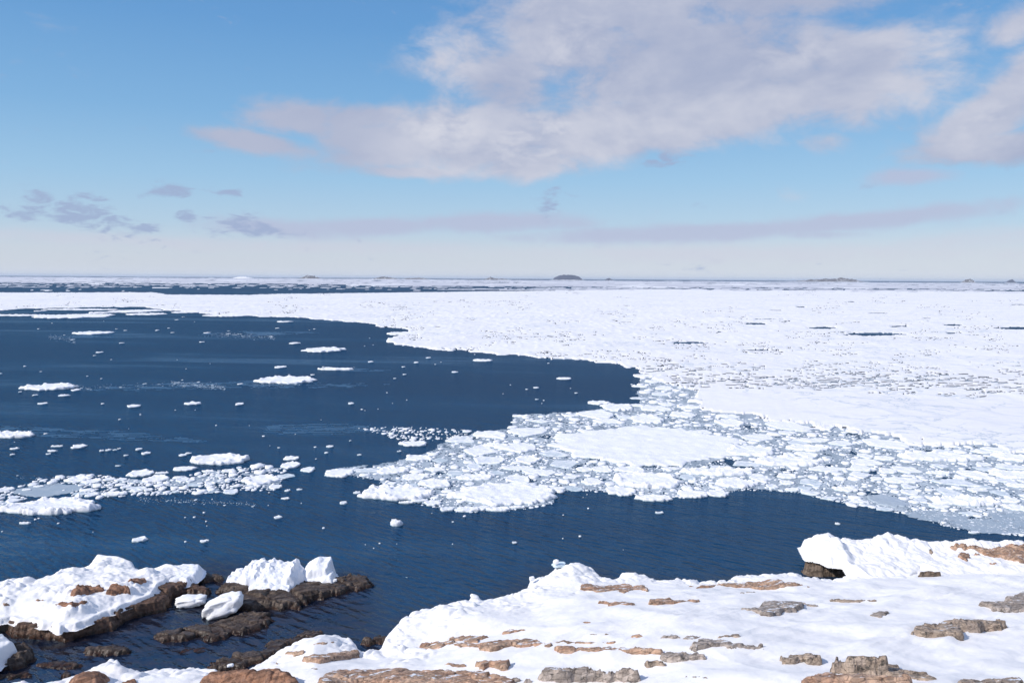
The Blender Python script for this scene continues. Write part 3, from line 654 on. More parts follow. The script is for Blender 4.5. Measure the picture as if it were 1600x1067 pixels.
# rocks of the snow hump at the cove
outcrop(R, 'orange rock band along the front of the snow hump', [(690, 840), (740, 828), (820, 815), (900, 795), (970, 785), (1035, 778), (1042, 805), (990, 820), (900, 840), (840, 855), (780, 860), (715, 858)], .36, M_red, 150, Z2, .9, .6, .09)
outcrop(R, 'thin orange streak of rock on top of the snow hump', [(762, 742), (800, 730), (860, 732), (908, 722), (890, 748), (820, 750)], .12, M_red, 151, Z2, .9, .3, .06)
outcrop(R, 'small orange rock wedge at the left of the snow hump', [(585, 800), (640, 785), (700, 770), (698, 800), (650, 815)], .2, M_red, 152, Z2, .9, .3, .07)
outcrop(R, 'tiny orange stone in the snow below the hump', [(503, 855), (515, 846), (532, 865), (512, 868)], .14, M_red, 153, Z2, .7, .3, .05)
outcrop(R, 'dark pebble of rock beside a snow lump below the hump', [(725, 905), (755, 890), (778, 895), (765, 912)], .14, M_lich, 154, Z2, .7, .3, .05)

# ------------------------------------------------------------------ rocks in the cove
reef('shore_rock', 'long low dark rock bar between the snow hump and the cove', [(120, 892), (190, 850), (330, 810), (470, 765), (505, 715), (640, 680), (740, 658), (805, 665), (700, 720), (560, 780), (420, 850), (330, 895), (200, 915)], .45, M_wet, 201, Z2)
reef('shore_rock', 'dark brown rock at the foot of the snow bank by open water', [(1060, 735), (1125, 715), (1160, 690), (1220, 680), (1260, 700), (1200, 745), (1100, 750)], .5, M_wet, 202, Z2)
reef('reef', 'dark jagged reef under the ice blocks, reaching out to a point', [(190, 400), (260, 378), (420, 395), (600, 370), (720, 340), (880, 315), (1000, 297), (1080, 302), (1130, 340), (1120, 362), (1000, 395), (850, 432), (700, 470), (660, 520), (560, 520), (500, 512), (440, 535), (300, 540), (260, 500), (270, 440)], .75, M_wet, 203, Z2, 1.5, .7, .4)
reef('reef', 'low dark reef tongue in the middle of the cove', [(935, 690), (1080, 662), (1200, 642), (1290, 612), (1420, 570), (1560, 545), (1640, 540), (1740, 575), (1600, 640), (1500, 680), (1400, 720), (1290, 735), (1250, 700), (1150, 725), (1040, 732), (960, 705)], .5, M_wet, 204, Z1, 1.2, .8, .3)
reef('shore_rock', 'smooth grey-brown rock shaped like a seal in the cove', [(465, 785), (540, 765), (620, 745), (720, 740), (770, 765), (815, 770), (810, 800), (720, 815), (560, 810)], .45, M_wet, 205, Z1, 1.6, .35, .3)
reef('shore_rock', 'flat weedy rock barely above water near the snow mound', [(180, 872), (260, 850), (400, 838), (480, 850), (540, 870), (480, 895), (400, 910), (260, 900)], .22, M_wet, 206, Z1, .8, .9, .3)
reef('shore_rock', 'flat dark rock shelf at the corner of the near snow', [(-60, 935), (80, 918), (200, 925), (275, 938), (200, 955), (60, 965), (-60, 965)], .22, M_wet, 207, Z1, 1.0, .8, .3)
reef('shore_rock', 'small pointed brown rock just off the near snow edge', [(380, 945), (410, 915), (445, 918), (440, 950), (395, 960)], .3, M_wet, 208, Z1, 1.0, .4, .15)
reef('reef', 'thin sunken rock ribs beside the low reef tongue', [(1080, 805), (1150, 770), (1250, 745), (1330, 765), (1260, 800), (1215, 805), (1190, 785), (1120, 815)], .10, M_wet, 209, Z1, .7, .9, .2)
reef('reef', 'dark rocks between the snowy islet and the large ice block', [(1185, 330), (1200, 285), (1290, 292), (1380, 302), (1390, 335), (1300, 355), (1220, 370)], .6, M_wet, 210, Z1, 1.2, .6, .25)
reef('reef', 'broken brown rocks behind the two small ice boulders', [(985, 420), (990, 380), (1060, 372), (1120, 340), (1200, 345), (1250, 385), (1300, 410), (1290, 440), (1180, 440), (1080, 440), (1000, 440)], .7, M_islet, 211, Z1, 1.0, .7, .25)

# rock corner with a snow cap, at the left edge
low = empty('shore_rock', (0, 0, 0))
tag(low, 'dark corner rock with a cap of snow near the islet', 'rock', 'dark wet rocks in the cove')
P = zp([(-300, 760), (-60, 730), (110, 725), (170, 745), (225, 775), (215, 810), (150, 850), (100, 890), (0, 905), (-300, 905)], *Z1)
t_ = (P[:, 1] - P[:, 1].min()) / np.ptp(P[:, 1]); Wp = unproj(P[:, 0], P[:, 1], .6 * (1 - t_))
link('rock', rock_mesh('rock', Wp, sea_base, .65, 221, .3, 1.1, .7), M_wet, low)
P = zp([(-300, 660), (-40, 655), (40, 680), (110, 735), (70, 755), (0, 790), (-60, 850), (-300, 860)], *Z1); Wp = unproj(P[:, 0], P[:, 1], 1.0)
link('snow_cap', patch_mesh('snow_cap', Wp, lambda X, Y, D: .2 + sst(D, -.15, .25) * (.85 + .35 * sst(D, 0, 1.2)) + .1 * fbm(X * 1.5, Y * 1.5, 5, 4), .06, .08, .2), M_snow, low)

# ------------------------------------------------------------------ the snowy islet
islet = empty('rock_islet', (0, 0, 0))
tag(islet, 'low brown rock islet under thick lumpy snow at the cove', 'islet')
rp = zp([(-700, 620), (-300, 660), (0, 655), (100, 690), (250, 705), (400, 722), (450, 708), (480, 695), (560, 682), (700, 655), (780, 592), (940, 552), (1010, 540), (1060, 500), (1085, 450), (1180, 420), (1215, 380), (1190, 320), (1100, 300), (900, 320), (600, 340), (300, 390), (0, 420), (-700, 420)], *Z1)
rw = unproj(rp[:, 0], rp[:, 1], np.where(np.arange(len(rp)) < 16, 0.05, .7))
link('rock', rock_mesh('rock', rw, sea_base, .84, 231, .20, 1.2, .35, strike=15), M_islet, islet)
sp = zp([(-700, 585), (-300, 600), (0, 602), (60, 590), (100, 608), (200, 605), (265, 632), (320, 628), (370, 662), (400, 642), (440, 640), (470, 640), (560, 603), (640, 565), (700, 545), (760, 520), (820, 497), (880, 475), (950, 445), (980, 410), (1000, 375), (1100, 335),
    (1180, 295), (1190, 250), (1100, 235), (1050, 225), (960, 240), (860, 245), (840, 215), (700, 205), (600, 205), (560, 225), (520, 245), (420, 250), (330, 275), (250, 305), (180, 310), (0, 322), (-700, 330)], *Z1)
sw = unproj(sp[:, 0], sp[:, 1], np.where((np.arange(len(sp)) < 23), 0.74, 1.25))
def islet_snow(X, Y, D):
    Dj = D + .10 * fbm(X * 1.6, Y * 1.6, 61, 3)
    z = .58 + sst(Dj, -.10, .16) * (.34 + .50 * sst(D, 0.1, 1.6) + .20 * sst(D, 1.5, 4))
    z = z + sst(D, .0, .6) * sst(fbm(X * .45, Y * .6, 66, 3), -.3, .45) * (.30 * rubble(X, Y, .8, 63) + .16 * rubble(X, Y, 2.1, 64)) + sst(D, .0, .6) * (.04 * rubble(X, Y, 5, 65) + .14 * fbm(X * .5, Y * .5, 62, 5) - .16)
    for (a, b, sx, sy, h) in ((165, 868, 1.3, .8, .55), (195, 870, 1.1, .6, .45), (148, 870, .7, .6, .35), (53, 890, .45, .4, .4), (110, 880, 1.6, .9, .3), (262, 876, .9, .6, .4), (85, 905, 1.2, .9, .3)):
        c = unproj(a, b, 1.4); z = z + h * sst(D, -.1, .4) * np.exp(-((X - c[0]) / sx) ** 2 - ((Y - c[1]) / sy) ** 2)
    return z
link('snow_cap', patch_mesh('snow_cap', sw, islet_snow, .06, .075, .13, wob=.06), M_snow, islet)
def islet_top(X, Y): return islet_snow(X, Y, sdf(sw, X, Y)) - .05
def march(P, fn, lift, ta, tb):
    ts = np.arange(ta, tb, .04); d = ray(P[:, 0], P[:, 1]); d = d / d[:, 1:2]
    X = d[:, 0:1] * ts; Y = np.broadcast_to(ts, X.shape); z = CAM_H + d[:, 2:3] * ts
    under = z < fn(X, Y) + np.asarray(lift)[:, None]; k = np.argmax(under, 1)
    k = np.where(under.any(1), k, len(ts) // 2); i = np.arange(len(P))
    return np.stack([X[i, k], Y[i, k]], -1)
for k, (pts, h) in enumerate([([(455, 430), (480, 405), (520, 375), (560, 368), (620, 375), (650, 395), (640, 410), (600, 415), (570, 435), (510, 440), (470, 447)], .45),
        ([(670, 430), (680, 380), (700, 360), (760, 370), (800, 390), (805, 415), (770, 415), (735, 435), (700, 442)], .55),
        ([(800, 345), (840, 325), (900, 325), (925, 350), (890, 370), (830, 365)], .4), ([(345, 500), (400, 485), (470, 480), (530, 468), (575, 470), (520, 500), (450, 512), (380, 512)], .22),
        ([(12, 495), (60, 488), (75, 500), (30, 508)], .2), ([(228, 470), (260, 462), (272, 475), (240, 480)], .2), ([(290, 405), (330, 392), (345, 402), (310, 412)], .2), ([(512, 322), (530, 315), (530, 328), (515, 330)], .25)]):
    P = zp(pts, *Z1); y0, y1 = P[:, 1].min(), P[:, 1].max()
    Wp = march(P, islet_top, h * .6 * (y1 - P[:, 1]) / (y1 - y0), 40, 62)
    link('exposed_rock', rock_mesh('exposed_rock', Wp, islet_top, h * .75, 240 + k, .12, 1.0, .35, sink=.3), M_boul if k < 4 else M_red, islet)

# ------------------------------------------------------------------ ice blocks stranded on the rocks
def ice_block(name, label, pts_top, base_y, z0, depth, seed, org, mat=None, group='ice blocks stranded on the rocks', lumps=.25, cat='ice block', shear=0.0):
    """a block given by the row of heights of its skyline, with a real depth behind it"""
    P = zp(pts_top, *org); by = zp([(0, base_y)], *org)[0, 1]
    A = unproj(P[0, 0], by, z0); B = unproj(P[-1, 0], by, z0); Y0 = .5 * (A[1] + B[1])
    k = Y0 / F; xs = (P[:, 0] - P[0, 0]) / (P[-1, 0] - P[0, 0])
    hs = np.maximum((by - P[:, 1]) * k * 1.0 - depth * .23, .18)
    c = np.array([.5 * (A[0] + B[0]), Y0 + depth * .5]); half = .5 * abs(B[0] - A[0])
    th = np.linspace(0, 2 * np.pi, 72, endpoint=False)
    ct, s_ = np.cos(th), np.sin(th); e = .62
    rr = 1 + .10 * fbm(ct * 1.7, s_ * 1.7, seed, 4)
    poly = np.stack([c[0] + half * np.sign(ct) * np.abs(ct) ** e * rr, c[1] + depth * .5 * np.sign(s_) * np.abs(s_) ** e * rr + shear * ct * half], -1)
    def zf(X, Y, D):
        u = (X - c[0] + half) / (2 * half)
        v = np.clip((Y - c[1]) / depth + .5, 0, 1)
        h = np.interp(u + .05 * fbm(X * 1.5, Y * 1.5, seed + 1, 3), xs, hs)
        h = h * (0.62 + .38 * sst(v, .1, .55)) * (1 + lumps * .5 * fbm(X * 1.3, Y * 1.3, seed + 2, 3)) + lumps * (.45 * rubble(X, Y, 1.1, seed + 3) - .16 + .2 * rubble(X, Y, 2.6, seed + 9)) + .03 * fbm(X * 3, Y * 3, seed + 4, 3)
        e_ = sst(D + .12 * fbm(X * 1.4, Y * 1.4, seed + 7, 3), -.08, .30) ** .6
        return (z0 - .35) + e_ * (.35 + np.maximum(h, .12))
    o = link(name, patch_mesh(name, poly, lambda X, Y, D: zf(X + c[0], Y + c[1], D) if False else zf(X, Y, D),   .04, .05, .16, org=c), mat or M_berg, loc=(c[0], c[1], 0))
    return tag(o, label, cat, group)
ice_block('ice_block', 'largest ragged white ice block, spiky topped, stranded on the dark reef', [(180, 330), (195, 285), (240, 278), (265, 290), (290, 245), (310, 225), (340, 232), (375, 215), (400, 240), (440, 222), (480, 238), (520, 240), (560, 245), (575, 225), (595, 212), (620, 245), (650, 265), (668, 290)], 400, .35, 3.2, 301, Z2)
ice_block('ice_block', 'squarish tilted ice block on the reef right of the largest one', [(665, 270), (690, 235), (730, 215), (765, 197), (800, 210), (850, 203), (866, 230), (870, 265)], 335, .5, 2.0, 302, Z2, lumps=.15)
ice_block('ice_block', 'thin ice shelf tucked under the squarish tilted block', [(660, 350), (700, 330), (760, 320), (830, 290), (885, 278), (888, 300)], 362, .35, 1.6, 303, Z2, lumps=.12)
ice_block('ice_block', 'low rough ice skirt in front of the largest ragged block', [(320, 385), (380, 370), (450, 360), (520, 370), (580, 380), (620, 360)], 420, .4, 1.2, 304, Z2, lumps=.2)
ice_block('ice_slab', 'flat tilted ice slab resting on the end of the snowy islet', [(930, 338), (1000, 312), (1060, 288), (1130, 268), (1190, 262), (1200, 290)], 352, .75, 3.0, 305, Z1, lumps=.06, cat='ice slab')

def ice_lump(name, label, x0, y0, x1, y1, z0, org, seed, dratio=.8, mat=None, cat='ice block', group='ice blocks stranded on the rocks', tilt=.12, rz=0.3, blocky=.55):
    a = zp([(x0, y0), (x1, y1)], *org)
    A = unproj(.5 * (a[0, 0] + a[1, 0]), a[1, 1], z0); k = A[1] / F
    wx = (a[1, 0] - a[0, 0]) * k * .5; hz = (a[1, 1] - a[0, 1]) * k * .5; dy = wx * dratio
    hz = max(hz - .17 * dy, .3 * hz)
    nu, nv = 56, 32
    th = np.linspace(0, 2 * np.pi, nu, endpoint=False); ph = np.linspace(-np.pi / 2, np.pi / 2, nv)
    T, Pp = np.meshgrid(th, ph)
    f = lambda c_: np.sign(c_) * np.abs(c_) ** blocky
    X = f(np.cos(Pp)) * f(np.cos(T)); Y = f(np.cos(Pp)) * f(np.sin(T)); Z = f(np.sin(Pp))
    rr = 1 + .16 * fbm(X * 1.1 + seed, Y * 1.1 + Z, seed, 3) + .10 * (rubble(X + 9, Z + Y * .6 + 9, 2.2, seed + 4) - .4)
    X, Y, Z = X * rr * wx, Y * rr * dy, Z * rr * hz
    c, s_ = math.cos(rz), math.sin(rz); X, Y = X * c - Y * s_ * .6, X * s_ * .6 + Y * c
    Z = Z + tilt * X
    V = np.stack([X.ravel(), Y.ravel(), Z.ravel() + hz * .86], -1)
    i = np.arange(nu * nv).reshape(nv, nu); j = np.roll(i, -1, 1)
    Qd = np.stack([i[:-1], j[:-1], j[1:], i[1:]], -1).reshape(-1, 4)
    o = link(name, mesh_of(name, V, Qd), mat or M_berg, loc=(A[0], A[1] + dy * .9, z0))
    return tag(o, label, cat, group)
ice_lump('ice_boulder', 'smaller flat-topped ice boulder afloat beside the islet rocks', 1078, 435, 1265, 522, -.02, Z1, 311, .7, tilt=.03)
ice_lump('ice_boulder', 'rounded tilted ice boulder leaning on the reef tongue', 1240, 430, 1490, 585, .05, Z1, 312, .8, tilt=.28)
ice_lump('ice_chunk', 'small ice chunk on the dark rock bar by the near snow', 214, 866, 256, 890, .4, Z2, 313, .8)
ice_lump('ice_chunk', 'tiny ice scrap on the far point of the dark reef', 880, 335, 905, 356, .7, Z2, 314, .8)
ice_lump('ice_block', 'bright pointed ice chunk sitting highest on the ice pile', 1056, 212, 1094, 246, 1.38, Z3, 315, .7, mat=M_berg, group='ice chunks on the snowy sea edge', blocky=.8)
ice_lump('ice_slab', 'thin pale blue ice slab poking out of the ice pile', 1050, 232, 1140, 266, 1.10, Z3, 316, .7, mat=M_blue, cat='ice slab', group='ice chunks on the snowy sea edge', tilt=.08)
ice_lump('ice_block', 'cube-like ice chunk standing alone on the left snowy edge', 908, 316, 940, 350, 1.1, Z3, 317, .7, group='ice chunks on the snowy sea edge')
ice_lump('ice_block', 'wedge of ice standing on the snowy edge nearest the cove', 538, 430, 595, 468, 1.0, Z3, 318, .7, group='ice chunks on the snowy sea edge', tilt=-.3, blocky=.8)
ice_lump('ice_block', 'squared snow block lying in the rubble behind the long ledge', 640, 570, 695, 600, 1.7, Z3, 319, .7, group='ice chunks on the snowy sea edge', blocky=.4)

# ------------------------------------------------------------------ the ledge at the right: rock under a thick ice foot
ledge = empty('snow_ledge', (0, 0, 0))
tag(ledge, 'thick snow-covered rock ledge jutting into the dark water', 'rock ledge')
tp = zp([(228, 235), (245, 195), (330, 165), (380, 150), (440, 165), (500, 170), (600, 165), (690, 145), (750, 132), (800, 145), (870, 160), (920, 165), (960, 183), (1050, 183), (1130, 170), (1280, 165), (1380, 178), (1430, 188), (1500, 180), (1600, 185), (2200, 190)], *Z5)
ty = np.interp(tp[:, 0], [1250, 1330, 1420, 1700], [58.6, 59.2, 59.6, 59.6])
td = ray(tp[:, 0], tp[:, 1]); td = td / td[:, 1:2]
tw = np.stack([td[:, 0] * ty, ty], -1); tz = CAM_H + td[:, 2] * ty
bp = zp([(2200, 425), (1600, 425), (1400, 420), (1200, 425), (1140, 418), (1040, 420), (940, 400), (860, 425), (760, 440), (640, 432), (540, 410), (510, 385), (480, 335), (380, 325), (330, 300), (240, 285)], *Z5)
bw = unproj(bp[:, 0], bp[:, 1], np.concatenate([np.full(11, .9), np.full(5, 1.15)]))
ledge_poly = np.vstack([tw + [0, .9], bw])
def ledge_snow(X, Y, D):
    zb = np.interp(X, tw[:, 0], tz); yb = np.interp(X, tw[:, 0], tw[:, 1])
    Dj = D + .14 * fbm(X * 1.1, Y * 1.1, 71, 3)
    back = sst(Y - yb, -3.2, -.3)
    lowf = .55 + .42 * (1 - sst(X, tw[0, 0] + 1.8, tw[0, 0] + 2.6))
    z = lowf + sst(Dj, -.10, .28) * (.62 + .25 * sst(D, .2, 1.2))
    z = z + (zb - 1.45) * back * sst(D, .1, .7)
    z = z + sst(D, 0, .5) * ((.16 + .14 * back) * rubble(X, Y, .9, 73) + .05 * rubble(X, Y, 3.1, 77) + .10 * back * rubble(X, Y, 2.4, 74) + .14 * fbm(X * .6, Y * .6, 72, 4) - .15)
    return z
link('snow_cap', patch_mesh('snow_cap', ledge_poly, ledge_snow, .06, .08, .16, wob=.06), M_snow, ledge)
P = zp([(222, 300), (235, 285), (330, 280), (420, 320), (500, 330), (555, 355), (560, 402), (450, 402), (330, 398), (260, 375), (225, 345)], *Z5)
t_ = (P[:, 1] - P[:, 1].min()) / np.ptp(P[:, 1]); Wp = unproj(P[:, 0], P[:, 1], 1.0 * (1 - t_))
link('exposed_rock', rock_mesh('exposed_rock', Wp, sea_base, 1.25, 251, .2, .9, .4), M_ledge_rock, ledge)['label'] = 'layered brown rock under the seaward end of the ice'
P = zp([(938, 395), (945, 368), (1020, 375), (1090, 375), (1135, 385), (1135, 425), (1060, 432), (990, 430)], *Z5)
t_ = (P[:, 1] - P[:, 1].min()) / np.ptp(P[:, 1]); Wp = unproj(P[:, 0], P[:, 1], .85 + .7 * (1 - t_))
link('exposed_rock', rock_mesh('exposed_rock', Wp, lambda X, Y: np.full(X.shape, .8), .8, 252, .1, .6, .5), M_ledge_rock, ledge)['label'] = 'dark rock lump showing at the foot of the ledge'
def ledge_base(X, Y): return ledge_snow(X, Y, sdf(ledge_poly, X, Y)) - .05
for k, (pts, h, zz) in enumerate([([(1128, 210), (1230, 203), (1320, 212), (1420, 215), (1500, 205), (1620, 203), (1900, 203), (1900, 330), (1600, 325), (1540, 310), (1500, 300), (1470, 290), (1430, 278), (1380, 270), (1320, 245), (1240, 222), (1150, 220)], .55, 1.5),
        ([(1188, 275), (1195, 258), (1255, 256), (1260, 285), (1240, 312), (1210, 300)], .45, 1.3), ([(1375, 318), (1400, 310), (1440, 320), (1410, 330)], .3, 1.2), ([(1280, 265), (1310, 255), (1335, 265), (1310, 275)], .25, 1.3), ([(1008, 255), (1018, 238), (1030, 252), (1018, 268)], .4, 1.5), ([(1122, 328), (1132, 315), (1140, 330), (1130, 338)], .4, 1.1)]):
    P = zp(pts, *Z5); y0, y1 = P[:, 1].min(), P[:, 1].max()
    h *= .6
    Wp = march(P, ledge_base, h * .7 * (y1 - P[:, 1]) / (y1 - y0), 50, 62)
    link('exposed_rock', rock_mesh('exposed_rock', Wp, ledge_base, h, 260 + k, .1, .9, .5, sink=.3), M_red if k < 4 else M_lich, ledge)

# ------------------------------------------------------------------ water
th = np.radians(np.concatenate([np.arange(-180, -46, 6.0), np.arange(-46, 46, .3), np.arange(46, 180, 6.0)]))
rr = np.concatenate([[0.5, 8, 16], 22 * (1.02 ** np.arange(0, 110)), 22 * (1.02 ** 109) * 1.5 ** np.arange(1, 17)])
Tm, Rm = np.meshgrid(th, rr)
WX = Rm * np.sin(Tm); WY = Rm * np.cos(Tm)
near = Rm < 90
shal = np.zeros(WX.shape)
dsh = np.where(near, sdf(shore_poly, WX, WY), -99); dis = np.where(near, sdf(rw, WX, WY), -99)
cove = unproj(np.array([0, 330, 420, 560, 600, 480, 300, 0]), np.array([1010, 880, 890, 900, 1000, 1010, 1050, 1060]), 0)
dco = np.where(near, sdf(cove, WX, WY), -99)
shal = np.maximum.reduce([sst(dsh, -3.5, -.2) * .8, sst(dis, -3.0, -.2), sst(dco, -3.0, 1.5)])
i = np.arange(WX.size).reshape(WX.shape); j = np.roll(i, -1, 1)
Wq = np.stack([i[:-1], i[1:], j[1:], j[:-1]], -1).reshape(-1, 4)
wm = mesh_of('water', np.stack([WX.ravel(), WY.ravel(), np.zeros(WX.size)], -1), Wq)
at = wm.attributes.new('shallow', 'FLOAT', 'POINT'); at.data.foreach_set('value', shal.ravel().astype(np.float32))
water = link('water', wm, M_water)
tag(water, 'dark blue rippled sea running out to the horizon', 'sea', kind='structure')

# ------------------------------------------------------------------ pack ice
PACK = np.array([(-500, 458), (0, 457.3), (240, 457), (262, 460.5), (390, 461), (430, 459.5), (560, 458), (800, 455), (1000, 452.5), (1300, 454), (1600, 455.5), (2300, 460),
    (2300, 745), (1640, 712), (1534, 699), (1425, 692), (1337, 673), (1206, 656), (1100, 641), (1085, 627), (1088, 612), (1040, 600), (1006, 588), (990, 573), (930, 566), (820, 556), (750, 551), (650, 543), (608, 535), (602, 531),
    (645, 521), (632, 514), (600, 511), (570, 505.5), (540, 502.5), (500, 500), (484, 497.5), (434, 496), (330, 491), (300, 487), (262, 485), (245, 483), (231, 479.5), (125, 480), (80, 482), (28, 483), (0, 484.5), (-500, 487)], float)
LEADS = np.array([(1130, 245, 95, 5), (760, 212, 38, 3), (968, 225, 45, 3), (552, 272, 55, 4), (1210, 221, 30, 2.5), (1570, 226, 55, 4), (902, 160, 14, 2), (802, 198, 45, 1.6), (1380, 216, 32, 2.5), (1375, 242, 16, 2.5),
    (1140, 179, 35, 1.2), (825, 170, 20, 1.2), (650, 238, 18, 1.5), (1060, 143, 12, 1.2), (1300, 195, 14, 1.2), (1580, 152, 22, 1.2), (760, 295, 50, 2.2)], float)
def pack_sheet(name, label, e0, e1, ne, xs, keep_fun, amp, mat, skirt=-.04):
    es = np.exp(np.linspace(math.log(e0), math.log(e1), ne))
    PX, PE = np.meshgrid(xs, es); PY = hor(PX) + PE
    Wp = unproj(PX, PY, 0.0); X, Y = Wp[..., 0], Wp[..., 1]
    cx = .25 * (PX[:-1, :-1] + PX[1:, :-1] + PX[:-1, 1:] + PX[1:, 1:]); cy = .25 * (PY[:-1, :-1] + PY[1:, :-1] + PY[:-1, 1:] + PY[1:, 1:])
    kx = .25 * (X[:-1, :-1] + X[1:, :-1] + X[:-1, 1:] + X[1:, 1:]); ky = .25 * (Y[:-1, :-1] + Y[1:, :-1] + Y[:-1, 1:] + Y[1:, 1:])
    outer, keep = keep_fun(cx, cy, kx, ky)
    Zh = amp(X, Y, PX, PY)
    kp = np.pad(keep, 1, constant_values=False)
    rimv = ~(kp[:-1, :-1] & kp[1:, :-1] & kp[:-1, 1:] & kp[1:, 1:])
    Zh = np.where(rimv, np.maximum(Zh - .10, .08), Zh)
    kp = np.pad(outer, 1, constant_values=False)
    rimv = ~(kp[:-1, :-1] & kp[1:, :-1] & kp[:-1, 1:] & kp[1:, 1:])
    Zh = np.where(rimv, skirt, Zh)
    Vv = np.stack([X.ravel(), Y.ravel(), Zh.ravel()], -1)
    Vv, Qq = compact(Vv, grid_faces(*X.shape, keep=keep)[:, ::-1])
    return tag(link(name, mesh_of(name, Vv, Qq), mat), label, 'pack ice', kind='stuff')
def pack_keep(cx, cy, X, Y):
    jx = 9 * fbm(cx * .03, cy * .12, 401, 4); jy = 2.2 * fbm(cx * .03, cy * .15, 402, 4) * np.clip((cy - 455) / 60, .1, 1.5)
    jy = jy + sst(cy, 596, 640) * 7.0 * fbm(cx * .016, cy * .07, 407, 5, .6)
    k = inpoly(PACK, cx + jx, cy + jy)
    for (x, y, rx, ry) in LEADS:
        x = 800 + x / 2; y = 400 + y / 2; rx = rx / 2; ry = ry / 2
        q = ((cx - x) / rx) ** 2 + ((cy - y) / ry) ** 2 + .8 * fbm(cx * .15, cy * .9, 404, 3)
        k &= q > .9
    outer = k.copy()
    # narrow cracks, more of them towards the near side
    dens = np.clip((cy - 470) / 130, 0, 1) * (1 - .85 * inpoly(np.array([(1090, 606), (1300, 612), (1700, 640), (1700, 712), (1534, 699), (1337, 671), (1206, 654), (1100, 640)]), cx, cy))
    slushy = np.exp(-((cx - 1530) / 190) ** 2 - ((cy - 600) / 16) ** 2) + .7 * np.exp(-((cx - 1240) / 200) ** 2 - ((cy - 598) / 14) ** 2) + .6 * np.exp(-((cx - 1050) / 120) ** 2 - ((cy - 585) / 16) ** 2)
    n = np.abs(fbm(cx * .035, cy * .22, 405, 4)); n2 = fbm(cx * .012, cy * .06, 406, 3)
    flat = inpoly(np.array([(1090, 606), (1300, 612), (1700, 636), (1700, 712), (1534, 699), (1337, 671), (1206, 654), (1100, 640)]), cx, cy)
    n = np.abs(fbm(cx * .011, cy * .26, 405, 6, .6))
    k &= ~((n < .02 + .10 * slushy + .02 * dens) & (n2 > .30 - .30 * dens - .8 * slushy) & ~flat)
    return outer, k
def pack_h(X, Y, PX, PY):
    s = np.hypot(X, Y) / 150.0
    n = fbm(X * .12, Y * .05, 411, 5, .6); r = np.maximum(fbm(X * .3, Y * .1, 413, 3), 0)
    flat = inpoly(np.array([(1090, 606), (1300, 612), (1700, 640), (1700, 712), (1534, 699), (1337, 671), (1206, 654), (1100, 640)]), PX, PY)
    return .26 + (.06 * n + .10 * r) * np.where(flat, .35, 1.0) * np.clip(s, .5, 3.0)
xs_p = np.arange(-260, 1860, 1.7)
pack_sheet('pack_ice', 'bright white close pack ice spreading to the right', 12.0, 320.0, 560, xs_p, pack_keep, pack_h, M_pack)

def far_keep(cx, cy, X, Y):
    e = cy - hor(cx); xr = cx / 1600.0
    st = fbm(cx * .006, np.log(e) * 9.0, 421, 4); fr = fbm(cx * .05, e * 1.6, 422, 4)
    k = np.zeros(cx.shape, bool)
    right = sst(cx, 520, 900)
    k |= (e < 2.6) & (st + .4 * fr > .12 + .25 * right)
    k |= (e >= 2.4 + .4 * right) & (e < 10.5) & (fr + st > -.9)
    k |= (e >= 9.5) & (e < 14.5) & (cx < 700) & (fr + .5 * st > -.08)
    k |= (e >= 14.0) & (e < 18.5) & (cx < 760) & (fr * 1.2 + st > -.12 + .25 * sst(cx, 120, 300))
    k |= (e >= 18.5) & (e < 24) & (cx < 700) & (fr + .5 * st > .55)
    k |= (e >= 8) & (e < 12.4) & (cx >= 560) & (fr * .9 + .6 * st > -.95 + .6 * sst(e, 11.3, 12.4))
    k |= (e >= 12.4) & (e < 14.2) & (cx >= 560) & (fr + st * .4 > .2 - .5 * sst(cx, 650, 1150))
    k |= (e >= 14.2) & (e < 18.5) & (cx >= 560) & (fr * .6 + st * .6 > -.25 + .3 * sst(cx, 900, 560))
    return k, k
pack_sheet('far_ice', 'thin grey-white bands of drift ice below the horizon', 1.15, 24.0, 130, np.arange(-260, 1860, 2.5), far_keep, lambda X, Y, PX, PY: .3 + .2 * fbm(X * .02, Y * .004, 431, 3), M_far)

